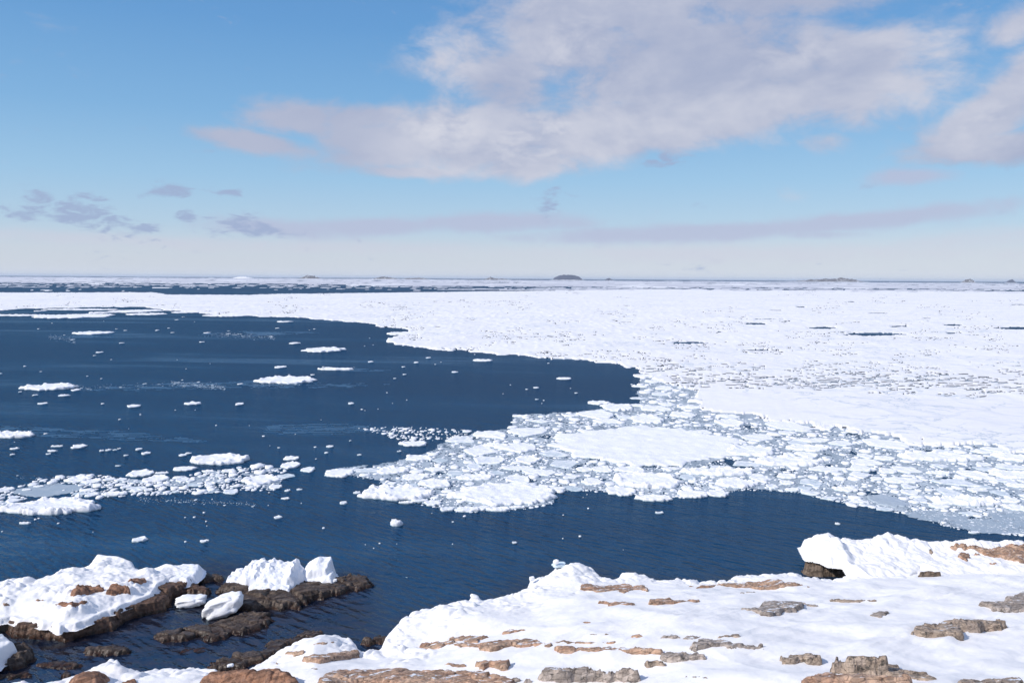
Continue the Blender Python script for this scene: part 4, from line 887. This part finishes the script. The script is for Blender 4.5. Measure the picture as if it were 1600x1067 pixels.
# ------------------------------------------------------------------ ice floes
FLOES = []              # (obj, px, py, width px, short reference phrase or None)
def floe_mesh(name, rx, ry, h, seed, seg, rings, rim=1.0, jag=.16, lump=1.0, plate=False):
    th = np.linspace(0, 2 * np.pi, seg, endpoint=False)
    ct, s_ = np.cos(th), np.sin(th)
    rad = 1 + jag * 1.2 * fbm(ct * .9 + seed * .37, s_ * .9 + seed * .11, seed, 2) + jag * .9 * fbm(ct * 3.1, s_ * 3.1, seed + 1, 4, .6)
    if plate:
        rg = np.random.default_rng(seed); k = rg.integers(5, 8); a_ = np.sort(rg.uniform(0, 2 * np.pi, 3 * k))[::3] + rg.normal(0, .12, k); dk = rg.uniform(.72, 1.15, k)
        c_ = np.cos(th[:, None] - a_[None, :]); pl = np.min(np.where(c_ > .2, dk / np.maximum(c_, .2), 9), 1)
        rad = np.minimum(pl, 1.45) * (1 + .30 * (rad - 1))
    rad = rad / np.mean(rad)
    ro = np.concatenate([np.linspace(0, 1, rings) ** .75 * .97, [1.0, 1.015, 1.0]])
    Tn = np.broadcast_to(th, (len(ro), seg)); Rn = ro[:, None] * rad[None, :]
    X = Rn * np.cos(Tn) * rx; Y = Rn * np.sin(Tn) * ry
    s = 1.0 / max(min(rx, ry, 6.0), .2)
    sc = max(1.5 * s, .55)
    rimf = sst(ro, .45, .9)[:, None]
    low = sst(fbm(X * sc * .8, Y * sc * .8, seed + 9, 2), -.35, .35)
    z = h * (.50 + .16 * fbm(X * sc, Y * sc, seed + 2, 3) + rim * rimf * low * (.26 + .36 * np.maximum(fbm(X * sc * 2, Y * sc * 2, seed + 3, 4, .55), -.35)) + .20 * lump * (rubble(X + 50, Y + 50, sc * 1.3, seed + 5) - .35) * (.35 + .65 * rimf))
    z = np.maximum(z, h * .22)
    z[-3] *= .72; z[-2] = np.minimum(z[-2] * .30, .12); z[-1] = -.15
    n = len(ro)
    i = np.arange(n * seg).reshape(n, seg); j = np.roll(i, -1, 1)
    Qd = np.stack([i[:-1], i[1:], j[1:], j[:-1]], -1).reshape(-1, 4)
    return mesh_of(name, np.stack([X.ravel(), Y.ravel(), z.ravel()], -1), Qd)
def floe_xy(cx, cy, rx, ry, h, seed, wpx, mat=None, name='ice_floe', **kw):
    seg = int(np.clip(wpx * 1.5, 18, 190)); rings = int(np.clip(wpx * .28, 5, 40))
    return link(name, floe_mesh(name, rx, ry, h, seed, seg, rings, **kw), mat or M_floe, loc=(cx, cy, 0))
DISCS = []              # occupied ellipses in the plan
_seed = [500]
def floe(box, org=(0, 0, 1), label=None, ref=None, h=None, mat=None, **kw):
    a = zp([(box[0], box[1]), (box[2], box[3])], *org)
    (x0, y0), (x1, y1) = a; cx = .5 * (x0 + x1)
    n = unproj(cx, y1, 0.0); k = n[1] / F; wx = (x1 - x0) * k
    hp = (y1 - y0) * k
    if h is None: h = float(np.clip(.07 * wx + .12, .14, .55)); h = min(h, hp * .7)
    f_ = unproj(cx, y0, h * .8)
    dy = float(np.clip(f_[1] - n[1], .30 * wx, 1.6 * wx))
    _seed[0] += 7
    c = unproj(cx, y1, 0.0); cyw = n[1] + dy * .5
    xw = c[0] * (cyw / n[1])
    o = floe_xy(xw, cyw, wx * .5 * (cyw / n[1]), dy * .5, h, _seed[0], x1 - x0, mat, **kw)
    DISCS.append((xw, cyw, wx * .52, dy * .52))
    FLOES.append([o, cx, .5 * (y0 + y1), x1 - x0, y1 - y0, label, ref])
    return o
A = (0, 480, 2.883); B = (500, 540, 2.963); C = (900, 540, 2.286); E = (0, 420, 3.2)
# --- floes that stand out, each with its own words
floe((355, 106, 495, 124), A, 'flat pointed floe alone in far open water at left', 'the flat pointed floe')
floe((1385, 178, 1548, 203), A, 'lumpy low floe with a long flat tail, far open water', 'the tailed lumpy floe', jag=.22)
floe((1238, 255, 1286, 275), A, 'two-humped little floe above the long hump-backed floe', 'the two-humped floe')
floe((1432, 270, 1592, 285), A, 'thin flat strip floe with a pale slick behind it', 'the thin strip floe')
floe((1170, 308, 1420, 345), A, 'long hump-backed floe with a ragged flat near edge', 'the hump-backed floe')
floe((118, 340, 325, 376), A, 'long bright floe with a knob at its left tip', 'the knobbed long floe')
floe((-60, 555, 158, 590), A, 'bright floe cut by the left edge of the picture', 'the cut-off left floe')
floe((855, 655, 1100, 712), A, 'big oval floe with a raised rim and flat grey middle', 'the rimmed oval floe', rim=1.3)
floe((782, 712, 882, 738), A, 'smooth flat pancake just below the rimmed oval floe', 'the smooth pancake', rim=.3, lump=.3)
floe((577, 727, 684, 766), A, 'mound-shaped floe at the top of the brash band', 'the mound-shaped floe')
floe((650, 752, 758, 792), A, 'rounded floe in the brash band, right of the mound-shaped one', 'the rounded band floe')
floe((1268, 690, 1348, 728), A, 'stubby upright floe at the right end of the brash band', 'the stubby upright floe')
floe((1280, 668, 1348, 690), A, 'flat cap-like floe just behind the stubby upright floe', None)
floe((1095, 752, 1255, 804), A, 'broad lumpy floe at the right of the brash band', 'the broad band floe')
floe((75, 795, 357, 852), A, 'thin dull grey sheet of new ice in the brash band', 'the dull grey sheet', h=.07, mat=M_grey, rim=.05, lump=.1)
floe((40, 852, 435, 938), A, 'biggest thick lumpy white floe at the near end of the band', 'the thick near floe', rim=1.3)
floe((1470, 722, 1590, 768), A, 'ragged small floe at the leftmost tip of the loose pack', 'the pack tip floe', jag=.25)
floe((707, 60, 792, 74), B, 'narrow bright floe alone off the far pack edge', 'the narrow lone floe')
floe((1097, 145, 1163, 158), B, 'small flat lens of ice alone in the bay of dark water', 'the bay lens floe')
floe((890, 318, 970, 332), B, 'flat-topped floe at the inner corner of the loose pack', 'the inner corner floe')
floe((1243, 253, 1345, 275), B, 'flat tongue floe pointing into the dark bay', 'the tongue floe')
floe((1305, 262, 1440, 305), B, 'ragged wide floe behind the tongue floe at the bay', 'the ragged bay floe', jag=.24)
floe((375, 435, 490, 467), B, 'lone bright floe between the thin brash streak and the pack', 'the lone bright floe')
floe((265, 556, 415, 596), B, 'lumpy wide floe near the left tip of the loose pack', 'the lumpy tip floe')
floe((380, 588, 505, 624), B, 'broad floe touching the lumpy tip floe from the right', 'the broad touching floe')
floe((205, 640, 530, 715), B, 'thick pointed floe with a hollow in its top, front left of pack', 'the hollow-topped floe', rim=1.4)
floe((640, 625, 1085, 742), B, 'largest front floe, broad and flat with faint dull patches', 'the largest front floe', rim=.7, lump=.6, h=.5)
floe((640, 588, 790, 628), B, 'wide white floe right behind the largest front floe', 'the wide rear floe')
floe((325, 800, 382, 836), B, 'rounded lone ice lump floating off the front of the pack', 'the rounded lone lump', h=.55)
floe((870, 664, 1142, 729), label='very large smooth floe in the heart of the loose pack', ref='the very large smooth floe', h=.35, rim=.55, lump=.4)
floe((140, 445, 375, 512), C, 'oval snowy floe near the front edge, centre of the pack', 'the oval snowy floe')
floe((385, 432, 640, 466), C, 'long flat floe wedged below the very large smooth floe', 'the long wedged floe')
floe((210, 528, 340, 556), C, 'smooth pancake at the very front of the pack edge', 'the front edge pancake', rim=.4)
floe((640, 388, 870, 432), C, 'wide bright floe right of the small dark gap', 'the wide gap floe')
floe((540, 350, 700, 398), C, 'ragged bright floe above the small dark gap', 'the ragged gap floe')
floe((1100, 464, 1225, 494), C, 'smooth white oval floe in grey slush at right', 'the white slush oval', rim=.4)
floe((1165, 375, 1440, 416), C, 'long lumpy floe along the edge of the smooth ice field', 'the long field-edge floe')
floe((1280, 533, 1500, 575), C, 'large lumpy floe near the front edge at right', 'the large right floe', rim=1.3)
floe((1055, 530, 1170, 577), C, 'pale grey floe with a white crest on the front edge', 'the crested grey floe', h=.16, mat=M_grey)
floe((1180, 588, 1380, 628), C, 'smooth grey new-ice sheet beside the open dark water at right', 'the smooth grey sheet', h=.06, mat=M_grey, rim=.05, lump=.1)
floe((1340, 617, 1640, 668), C, 'longest grey new-ice sheet nearest the snow ledge', 'the longest grey sheet', h=.06, mat=M_grey, rim=.05, lump=.1)
floe((1480, 592, 1680, 640), C, 'grey new-ice sheet behind the longest one, cut by the frame', 'the cut grey sheet', h=.06, mat=M_grey, rim=.05, lump=.1)
floe((1380, 440, 1475, 482), C, 'knobbly upright floe in the slush at far right', 'the knobbly slush floe')
floe((500, 258, 600, 290), C, 'rounded white floe between the smooth field and the bay', 'the rounded middle floe')
floe((200, 225, 310, 280), C, 'bright rough floe just behind the very large smooth floe', 'the bright rough floe')
# strips off the far pack at the left
for box, lab, ref in [((215, 224, 525, 250), 'longest ice strip off the far pack at left', 'the longest far strip'), ((-40, 227, 260, 237), 'thin far ice strip running to the left picture edge', 'the thin far strip'),
        ((575, 197, 790, 220), 'lumpy far ice strip close to the pack edge', 'the lumpy far strip'), ((240, 199, 580, 208), 'long low ice strip hugging the far pack edge', 'the hugging strip'),
        ((455, 213, 560, 224), 'short far ice strip between two longer strips', 'the short far strip'), ((640, 220, 830, 232), 'tapering far ice strip lying below the lumpy one', 'the tapering strip'),
        ((865, 213, 985, 222), 'flat separate far strip right of the tapering one', 'the separate far strip'), ((980, 202, 1050, 218), 'humped far floe touching the pack edge', 'the humped far floe'),
        ((1035, 226, 1230, 240), 'ragged far strip under the humped far floe', 'the ragged far strip'), ((180, 200, 225, 214), 'little far floe at the left end of the hugging strip', None), ((1390, 260, 1465, 268), 'low sliver of ice below the far pack corner', 'the low sliver')]:
    floe(box, E, lab, ref)
floe((605, 514, 648, 524), label='hooked floe at the notch of the far pack edge', ref='the hooked notch floe')
NAMED = len(FLOES)
# --- smaller pieces read off the photo
for bx_ in [(918, 108, 945, 118), (1305, 152, 1352, 167), (322, 366, 360, 378), (265, 392, 312, 402), (148, 391, 170, 399), (85, 378, 97, 384), (172, 427, 215, 438), (575, 436, 630, 452), (835, 424, 903, 440), (1060, 428, 1097, 442),
        (47, 630, 86, 642), (46, 658, 67, 667), (228, 620, 283, 630), (215, 640, 258, 652), (207, 656, 230, 664), (328, 612, 384, 638), (450, 640, 470, 650), (478, 636, 500, 648), (508, 638, 528, 645), (530, 632, 545, 640), (612, 630, 640, 645), (640, 648, 680, 664),
        (805, 658, 840, 672), (835, 652, 862, 662), (1360, 712, 1420, 743), (1215, 795, 1272, 820), (90, 963, 140, 978), (290, 758, 410, 790), (370, 768, 452, 796), (465, 764, 520, 784), (515, 766, 570, 786), (385, 830, 440, 856), (465, 826, 570, 852), (545, 797, 590, 818), (585, 816, 640, 836),
        (650, 812, 690, 832), (720, 805, 755, 818), (778, 822, 808, 836), (795, 750, 850, 790), (910, 730, 965, 745), (925, 780, 970, 806), (1000, 726, 1060, 745), (1035, 798, 1085, 812), (840, 770, 880, 790), (-10, 806, 62, 834), (-10, 900, 25, 928), (45, 845, 90, 865), (230, 768, 270, 782),
        (1283, 818, 1307, 831), (1335, 814, 1362, 825), (1268, 854, 1305, 866), (1233, 937, 1270, 953), (600, 1030, 662, 1058), (902, 1043, 940, 1060), (1530, 872, 1557, 888), (1472, 620, 1503, 632), (1462, 650, 1478, 659), (770, 108, 785, 116), (538, 155, 558, 164), (898, 152, 920, 159), (437, 197, 465, 206),
        (420, 214, 432, 220), (558, 662, 578, 671), (197, 565, 215, 573), (520, 709, 545, 717), (1070, 340, 1093, 349), (1400, 300, 1418, 307), (1066, 714, 1088, 728), (790, 52, 805, 58), (820, 40, 832, 45), (700, 738, 760, 752), (890, 752, 930, 768), (970, 750, 1010, 765), (150, 800, 200, 812), (100, 815, 140, 828)]:
    floe(bx_, A)
for bx_ in [(222, 68, 247, 78), (434, 72, 457, 81), (490, 50, 513, 59), (378, 94, 395, 101), (383, 130, 400, 136), (610, 118, 640, 126), (987, 190, 1015, 198), (1178, 216, 1193, 222), (130, 260, 158, 272), (995, 245, 1012, 251), (340, 147, 353, 154), (660, 388, 702, 404), (30, 460, 62, 472), (20, 490, 38, 500), (172, 500, 192, 509),
        (357, 484, 376, 492), (365, 716, 435, 732), (485, 712, 565, 742), (555, 742, 620, 768), (630, 740, 735, 772), (770, 742, 880, 768), (875, 738, 950, 754), (155, 672, 190, 686), (92, 718, 127, 735), (888, 904, 915, 916), (1550, 765, 1588, 778), (135, 436, 146, 443)]:
    floe(bx_, B)
for bx_ in [(110, 498, 210, 538), (360, 512, 470, 545), (470, 512, 540, 542), (505, 468, 640, 512), (715, 455, 790, 476), (725, 478, 780, 498), (680, 488, 720, 512), (1050, 466, 1100, 482), (975, 545, 1040, 565), (925, 500, 1010, 524), (1080, 436, 1150, 458), (1255, 445, 1345, 462), (1260, 560, 1330, 584), (1400, 660, 1442, 672), (1540, 488, 1620, 510),
        (1500, 380, 1620, 416), (1480, 440, 1620, 478), (1070, 390, 1140, 412), (925, 630, 943, 640), (760, 350, 900, 380), (750, 504, 800, 522), (340, 230, 420, 260), (60, 428, 130, 455), (0, 430, 60, 452), (20, 470, 100, 500)]:
    floe(bx_, C)
# --- the rest of the loose pack: packed by size
rng = np.random.default_rng(77)
LOOSE = np.array([(512, 737), (545, 731), (600, 727), (640, 718), (672, 706), (690, 696), (720, 686), (750, 678), (800, 672), (803, 650), (850, 648), (940, 642), (960, 636), (1000, 632), (998, 600), (1003, 583), (1092, 606), (1085, 640), (1206, 655), (1337, 672), (1425, 692), (1534, 698), (1700, 712),
    (1700, 842), (1600, 836), (1520, 832), (1480, 822), (1410, 802), (1370, 795), (1300, 783), (1240, 769), (1165, 765), (1130, 772), (1040, 780), (960, 770), (900, 766), (870, 770), (862, 788), (800, 798), (740, 800), (690, 796), (650, 786), (620, 772), (590, 752)], float)
BAND = np.array([(0, 772), (60, 748), (140, 741), (240, 752), (310, 738), (400, 728), (450, 728), (445, 745), (430, 765), (330, 770), (210, 774), (150, 778), (60, 768), (0, 800)], float)
STREAK = np.array([(555, 668), (640, 666), (730, 672), (740, 684), (640, 690), (590, 678)], float)
D_ = np.array(DISCS)
DARK = np.array([(1128, 715), (1160, 722), (1180, 732), (1140, 730)], float)
cand = []
def scatter(poly, n, lo, hi, pw, dens=1.0):
    x0, y0 = poly.min(0); x1, y1 = poly.max(0)
    px = rng.uniform(x0, x1, n); py = rng.uniform(y0, y1, n)
    ok = inpoly(poly, px, py) & ~inpoly(DARK, px, py)
    px, py = px[ok], py[ok]
    u = rng.uniform(0, 1, len(px)); r = (lo ** (1 - pw) + u * (hi ** (1 - pw) - lo ** (1 - pw))) ** (1 / (1 - pw))
    for k in range(len(px)): cand.append((r[k], px[k], py[k]))
scatter(LOOSE, 12000, 1.6, 34.0, 2.2); scatter(BAND, 3000, 1.6, 14.0, 2.6); scatter(STREAK, 420, .8, 7.0, 2.2)
cand.sort(key=lambda c: -c[0])
cell = {}
def key(x, y): return (int(math.floor(x / 2.5)), int(math.floor(y / 2.5)))
def free(x, y, a, b):
    q = ((x - D_[:, 0]) / (D_[:, 2] + a)) ** 2 + ((y - D_[:, 1]) / (D_[:, 3] + b)) ** 2
    if (q < .92).any(): return False
    kx, ky = key(x, y); R_ = 3
    for i in range(kx - R_, kx + R_ + 1):
        for j in range(ky - R_, ky + R_ + 1):
            for (X_, Y_, A_, B_) in cell.get((i, j), ()):
                if ((x - X_) / (a + A_)) ** 2 + ((y - Y_) / (b + B_)) ** 2 < .88: return False
    return True
placed = []
for r, px, py in cand:
    c = unproj(px, py, 0.05); k = c[1] / F
    a = r * k; b = a * rng.uniform(.7, 1.5)
    if free(c[0], c[1], a, b):
        cell.setdefault(key(*c), []).append((c[0], c[1], a, b)); placed.append((r, px, py, c[0], c[1], a, b))
fine = []
px_ = rng.uniform(510, 1690, 42000); py_ = rng.uniform(575, 840, 42000)
ok_ = inpoly(LOOSE, px_ + 4 * fbm(px_ * .05, py_ * .1, 91, 2), py_) & ~inpoly(DARK, px_, py_) & (fbm(px_ * .012, py_ * .05, 92, 3) > -.45)
for px, py in zip(px_[ok_], py_[ok_]):
    c = unproj(px, py, .03); k = c[1] / F; a = (.45 + .55 * rng.pareto(2.3)) * k
    if a > 3 * k: continue
    fine.append((c[0], c[1], a, a * rng.uniform(.8, 1.9), .03 + .12 * a))
NIND = max(0, 296 - len(FLOES))
for (r, px, py, x, y, a, b) in placed[:NIND]:
    _seed[0] += 7
    h = float(np.clip(.10 * a + .10, .12, .34)) * rng.uniform(.6, 1.45)
    o = floe_xy(x, y, a, b, h, _seed[0], 2 * r, jag=rng.uniform(.14, .34), plate=True, rim=rng.uniform(.3, 1.2), lump=rng.uniform(.3, 1.1))
    FLOES.append([o, px, py, 2 * r, r * .8, None, None])
# brash: all smaller pieces as one mass
def chunk_batch(P, seg=10):
    """many small irregular low chunks at once: P rows are x, y, a, b, h"""
    P = np.asarray(P); n = len(P)
    th = np.linspace(0, 2 * np.pi, seg, endpoint=False)[None, :] + rng.uniform(0, 6.28, (n, 1))
    k = 5; ak = np.cumsum(rng.uniform(.7, 1.5, (n, k)), 1); ak = ak / ak[:, -1:] * 2 * np.pi; dk = rng.uniform(.62, 1.1, (n, k))
    c_ = np.cos(th[:, :, None] - ak[:, None, :]); rad = np.minimum(np.min(np.where(c_ > .2, dk[:, None, :] / np.maximum(c_, .2), 9), 2), 1.5) * rng.uniform(.92, 1.08, (n, seg))
    rows = []
    for (ro, zf) in ((1.03, -.4), (1.0, .5), (.90, .95), (.45, 1.0)):
        jz = rng.uniform(.65, 1.3, (n, seg)) if zf > .4 else np.ones((n, seg))
        zz = P[:, 4:5] * zf * jz if zf > 0 else np.full((n, seg), -.08)
        rows.append(np.stack([P[:, 0:1] + P[:, 2:3] * rad * ro * np.cos(th), P[:, 1:2] + P[:, 3:4] * rad * ro * np.sin(th), zz], -1))
    G = np.stack(rows, 1)                       # n, 4, seg, 3
    cen = np.stack([P[:, 0], P[:, 1], P[:, 4] * 1.0], -1)[:, None, :]
    V = np.concatenate([G.reshape(n, 4 * seg, 3), cen], 1)
    i = np.arange(4 * seg).reshape(4, seg); j = np.roll(i, -1, 1)
    q = np.stack([i[:-1], j[:-1], j[1:], i[1:]], -1).reshape(-1, 4)
    capq = np.stack([i[3], j[3], np.full(seg, 4 * seg), np.full(seg, 4 * seg)], -1)[:, :3]
    off = (np.arange(n) * (4 * seg + 1))[:, None, None]
    return V.reshape(-1, 3), (q[None] + off).reshape(-1, 4), (capq[None] + off).reshape(-1, 3)
rows = [(x, y, a, b, float(np.clip(.18 * a + .05, .05, .26)) * rng.uniform(.6, 1.5)) for (r, px, py, x, y, a, b) in placed[NIND:]]
rows += fine
# lone crumbs drifting on the open water
for _ in range(420):
    px = rng.uniform(0, 1000); py = rng.uniform(500, 860)
    if inpoly(PACK, px, py) or inpoly(LOOSE, px, py): continue
    if fbm(np.array(px * .006), np.array(py * .03), 88, 3) < .12: continue
    c = unproj(px, py, 0); k = c[1] / F; a = rng.uniform(.6, 2.0) ** 1.3 * k
    rows.append((c[0], c[1], a, a * rng.uniform(.7, 1.4), .06 + .15 * a))
for (x0, y0, x1, y1, n) in ((320, 522, 430, 527, 140), (75, 526, 118, 532, 60), (268, 598, 352, 606, 160), (395, 600, 470, 597, 90), (120, 606, 330, 600, 70), (215, 780, 400, 788, 90), (640, 524, 740, 532, 60), (20, 745, 200, 760, 40)):
    for _ in range(2 * n):
        u = rng.uniform(); c = unproj(x0 + (x1 - x0) * u, y0 + (y1 - y0) * u + rng.normal(0, 2.2), 0); k = c[1] / F; a = (.28 + .35 * rng.pareto(2.2)) * k; a = min(a, 2.6 * k)
        rows.append((c[0], c[1], a, a * rng.uniform(.8, 2.4), .02 + .04 * a))
Vb, Qb, Tb = chunk_batch(rows)
me = bpy.data.meshes.new('brash_ice')
nv, nq, nt = len(Vb), len(Qb), len(Tb)
me.vertices.add(nv); me.vertices.foreach_set('co', Vb.astype(np.float32).ravel())
me.loops.add(nq * 4 + nt * 3); me.loops.foreach_set('vertex_index', np.concatenate([Qb.ravel(), Tb.ravel()]).astype(np.int32))
me.polygons.add(nq + nt)
me.polygons.foreach_set('loop_start', np.concatenate([np.arange(nq) * 4, nq * 4 + np.arange(nt) * 3]).astype(np.int32))
me.polygons.foreach_set('loop_total', np.concatenate([np.full(nq, 4), np.full(nt, 3)]).astype(np.int32))
me.update(calc_edges=True); me.validate()
M_brash = ice_material('brash', (0.93, 0.92, 0.92), (0.54, 0.62, 0.67), 0.0, 0.07, 0.05, 4.0)
tag(link('brash_ice', me, M_brash), 'small broken white ice pieces crowded between the floes', 'brash ice', kind='stuff')
print('floes', len(FLOES), 'named', NAMED, 'brash', len(rows), 'placed', len(placed))

# slush between the floes
def slush_keep(cx, cy, X, Y):
    jx = 6 * fbm(cx * .04, cy * .1, 441, 3)
    n = fbm(cx * .02, cy * .09, 442, 4); n2 = np.abs(fbm(cx * .05, cy * .25, 443, 3))
    k = inpoly(LOOSE, cx + jx, cy + 2.0 + jx * .2) & (n > -.62) & (n2 > .03)
    k |= inpoly(np.array([(1000, 575), (1700, 560), (1700, 716), (1085, 650), (1000, 632)]), cx, cy)
    k &= ~inpoly(DARK, cx + jx * .5, cy)
    k |= inpoly(BAND, cx, cy) & (n > .12)
    k &= ~(inpoly(np.array([(640, 668), (560, 664), (560, 700), (690, 694)]), cx, cy))
    return k, k
pack_sheet('slush', 'grey half-frozen slush filling the gaps of the loose pack', 118.0, 412.0, 330, np.arange(-20, 1720, 2.4), slush_keep, lambda X, Y, PX, PY: np.full(X.shape, .03), M_slush, skirt=.012)['category'] = 'slush'

STREAKS = [np.array(q, float) for q in ([(60, 606), (200, 602), (330, 596), (420, 594), (520, 599), (620, 600), (560, 605), (400, 606), (300, 608), (140, 611)], [(310, 522), (380, 517), (460, 518), (500, 520), (430, 525), (360, 526)],
    [(500, 577), (560, 574), (620, 578), (560, 580)], [(80, 529), (130, 523), (180, 526), (120, 531)], [(0, 664), (90, 668), (220, 676), (330, 690), (200, 688), (0, 676)], [(430, 662), (560, 664), (620, 672), (500, 680), (400, 676)], [(640, 524), (720, 522), (760, 526), (700, 530)])]
def grease_keep(cx, cy, X, Y):
    k = np.zeros(cx.shape, bool); jx = 10 * fbm(cx * .03, cy * .2, 451, 3); jy = 2.2 * fbm(cx * .02, cy * .15, 452, 3)
    n = fbm(cx * .018, cy * .55, 453, 5, .6)
    for q in STREAKS: k |= inpoly(q, cx + jx, cy + jy)
    return k & (n > .02), k & (n > .02)
def grease_material():
    mt, t, b, g = new_mat('grease_ice')
    n = t.noise(g.outputs['Position'], 0.6, 5, 0.6)
    t.put(b.inputs['Base Color'], t.mix(n, C4(0.014, 0.062, 0.130), C4(0.035, 0.11, 0.20))); b.inputs['Roughness'].default_value = 0.5
    return mt
pack_sheet('grease_ice', 'thin pale blue streaks of forming ice trailing from the floes', 75.0, 262.0, 330, np.arange(-20, 790, 1.7), grease_keep, lambda X, Y, PX, PY: np.full(X.shape, .006), grease_material(), skirt=.004)['category'] = 'grease ice'

# --- words for the small floes: by size, shape and the neighbour they lie next to
refs = [(f[1], f[2], f[3], f[6]) for f in FLOES[:NAMED] if f[6]]
ORD = ['nearest', 'second', 'third', 'fourth', 'fifth', 'sixth', 'seventh', 'eighth', 'ninth', 'tenth', 'eleventh', 'twelfth', 'thirteenth', 'fourteenth', 'fifteenth', 'sixteenth', 'seventeenth', 'eighteenth']
slots = {}
for f in FLOES:
    if f[5]: tag(f[0], f[5], 'ice floe', 'ice floes drifting on the sea'); continue
    best = min(refs, key=lambda r_: math.hypot(max(abs(f[1] - r_[0]) - r_[2] * .5, 0), 3.0 * (f[2] - r_[1])))
    dx = f[1] - best[0]; dy = 3.0 * (f[2] - best[1])
    way = ('right of' if dx > 0 else 'left of') if abs(dx) > abs(dy) else ('in front of' if dy > 0 else 'behind')
    size = 'tiny' if f[3] < 9 else 'small' if f[3] < 20 else 'mid-sized' if f[3] < 36 else 'large'
    slots.setdefault((best[3], way, size), []).append((math.hypot(dx, dy), f))
for (ref, way, size), lst in slots.items():
    lst.sort(key=lambda q: q[0])
    for n_, (_, f) in enumerate(lst):
        asp = f[3] / max(f[4], 1)
        shape = 'long flat' if asp > 4.2 else 'flat' if asp > 3.0 else 'low' if asp > 2.2 else 'chunky'
        o_ = '' if len(lst) == 1 else (ORD[min(n_, len(ORD) - 1)] + ' ')
        tag(f[0], f'{o_}{size} {shape} white floe {way} {ref}' if len(lst) > 1 else f'{size} {shape} white floe lying {way} {ref}', 'ice floe', 'ice floes drifting on the sea')

# ------------------------------------------------------------------ islands on the horizon
def island(label, x0, x1, ytop, ybase, seed, mat, prof, dist=None):
    cx = .5 * (x0 + x1); e = ybase - float(hor(cx))
    d = dist or CAM_H * F / max(e, 2.3)
    k = d / F; wx = (x1 - x0) * k; hz = (ybase - ytop) * k
    n, mrow = 90, 26
    U, Vv = np.meshgrid(np.linspace(-1, 1, n), np.linspace(-1, 1, mrow))
    body = np.clip(1 - U * U, 0, 1) ** .35 * np.clip(1 - Vv * Vv, 0, 1) ** .6
    pr = np.interp((U + 1) / 2, np.linspace(0, 1, len(prof)), prof)
    z = hz * pr * body * (1 + (.10 if 'domed island s' in label else .42) * fbm(U * 6, Vv * 2, seed, 5)) - .03 * hz
    root = empty('far_island', ((cx - 800) / F * d, d, 0)); tag(root, label, 'island', 'small islands along the horizon')
    me_ = mesh_of('rock', np.stack([(U * wx * .5).ravel(), (Vv * wx * .22).ravel(), z.ravel()], -1), grid_faces(mrow, n))
    link('rock', me_, mat, root)
    # snow lying along the foot
    zb = hz * .16 * np.clip(1 - np.abs(U) ** 3, 0, 1) * np.clip(1 - Vv * Vv, 0, 1) * (1 + .5 * fbm(U * 7, Vv, seed + 9, 3)) - .01 * hz
    link('snow_foot', mesh_of('snow_foot', np.stack([(U * wx * .62).ravel(), (Vv * wx * .26 - wx * .03).ravel(), zb.ravel()], -1), grid_faces(mrow, n)), M_pack, root)
island('tallest dark domed island standing alone on the horizon', 863, 909, 428.6, 437.2, 901, M_island_dark, [.75, .9, 1, 1, 1, 1, .97, .9, .7])
island('tiny low dark island just right of the domed island', 943, 958, 433.6, 437, 902, M_island_dark, [.3, .8, 1, .6, .3])
island('short rocky island with snow foot, left part of the horizon', 468, 501, 429.3, 433.8, 903, M_island, [.35, .6, 1, .9, .95, .7, .5])
island('low white snowy islet left of all the rocky islands', 365, 395, 430.3, 433.0, 904, M_pack, [.4, .8, 1, .8, .4])
island('broken snowy island chain with rocks at both ends', 583, 622, 430.2, 434.3, 905, M_island, [.3, .6, 1, .8, .6, .5, .4])
island('low speckled islet at the right end of the snowy chain', 630, 668, 432, 434.8, 906, M_island, [.4, .7, .6, .9, .8, .6])
island('faint grey peaked islet left of the domed island', 752, 794, 431.6, 435.8, 907, M_island, [.15, .4, 1, .5, .35, .6, .3])
island('long flat snowy island with tan rocks, right half of horizon', 1240, 1340, 434.2, 440.3, 908, M_island, [.15, .4, .6, .55, .8, .6, 1, .95, .8])
island('small domed rocky islet, second from the right frame edge', 1500, 1521, 435, 440.5, 909, M_island, [.3, .7, 1, .9, .4])
island('smallest dark islet close to the right frame edge', 1569, 1584, 436.2, 441, 910, M_island_dark, [.4, .7, 1, 1, .5])

# ------------------------------------------------------------------ sea haze: one closed box of even air
if HAZE_DENSITY > 0:
    X0, X1, Y0, Y1, Za, Zb = -60000, 60000, -300, 70000, -2.0, 110.0
    Vh = [(X0, Y0, Za), (X1, Y0, Za), (X1, Y1, Za), (X0, Y1, Za), (X0, Y0, Zb), (X1, Y0, Zb), (X1, Y1, Zb), (X0, Y1, Zb)]
    Qh = [(0, 3, 2, 1), (4, 5, 6, 7), (0, 1, 5, 4), (1, 2, 6, 5), (2, 3, 7, 6), (3, 0, 4, 7)]
    mh = bpy.data.materials.new('haze_air'); mh.use_nodes = True; mh.node_tree.nodes.clear()
    th_ = NT(mh.node_tree); pv = th_.n('ShaderNodeVolumePrincipled'); oo = th_.n('ShaderNodeOutputMaterial')
    pv.inputs['Color'].default_value = (0.80, 0.87, 0.96, 1); pv.inputs['Density'].default_value = HAZE_DENSITY
    th_.t.links.new(pv.outputs[0], oo.inputs['Volume'])
    tag(link('haze', mesh_of('haze', Vh, np.array(Qh), False), mh), 'thin pale sea haze over the far ice', 'haze', kind='stuff')
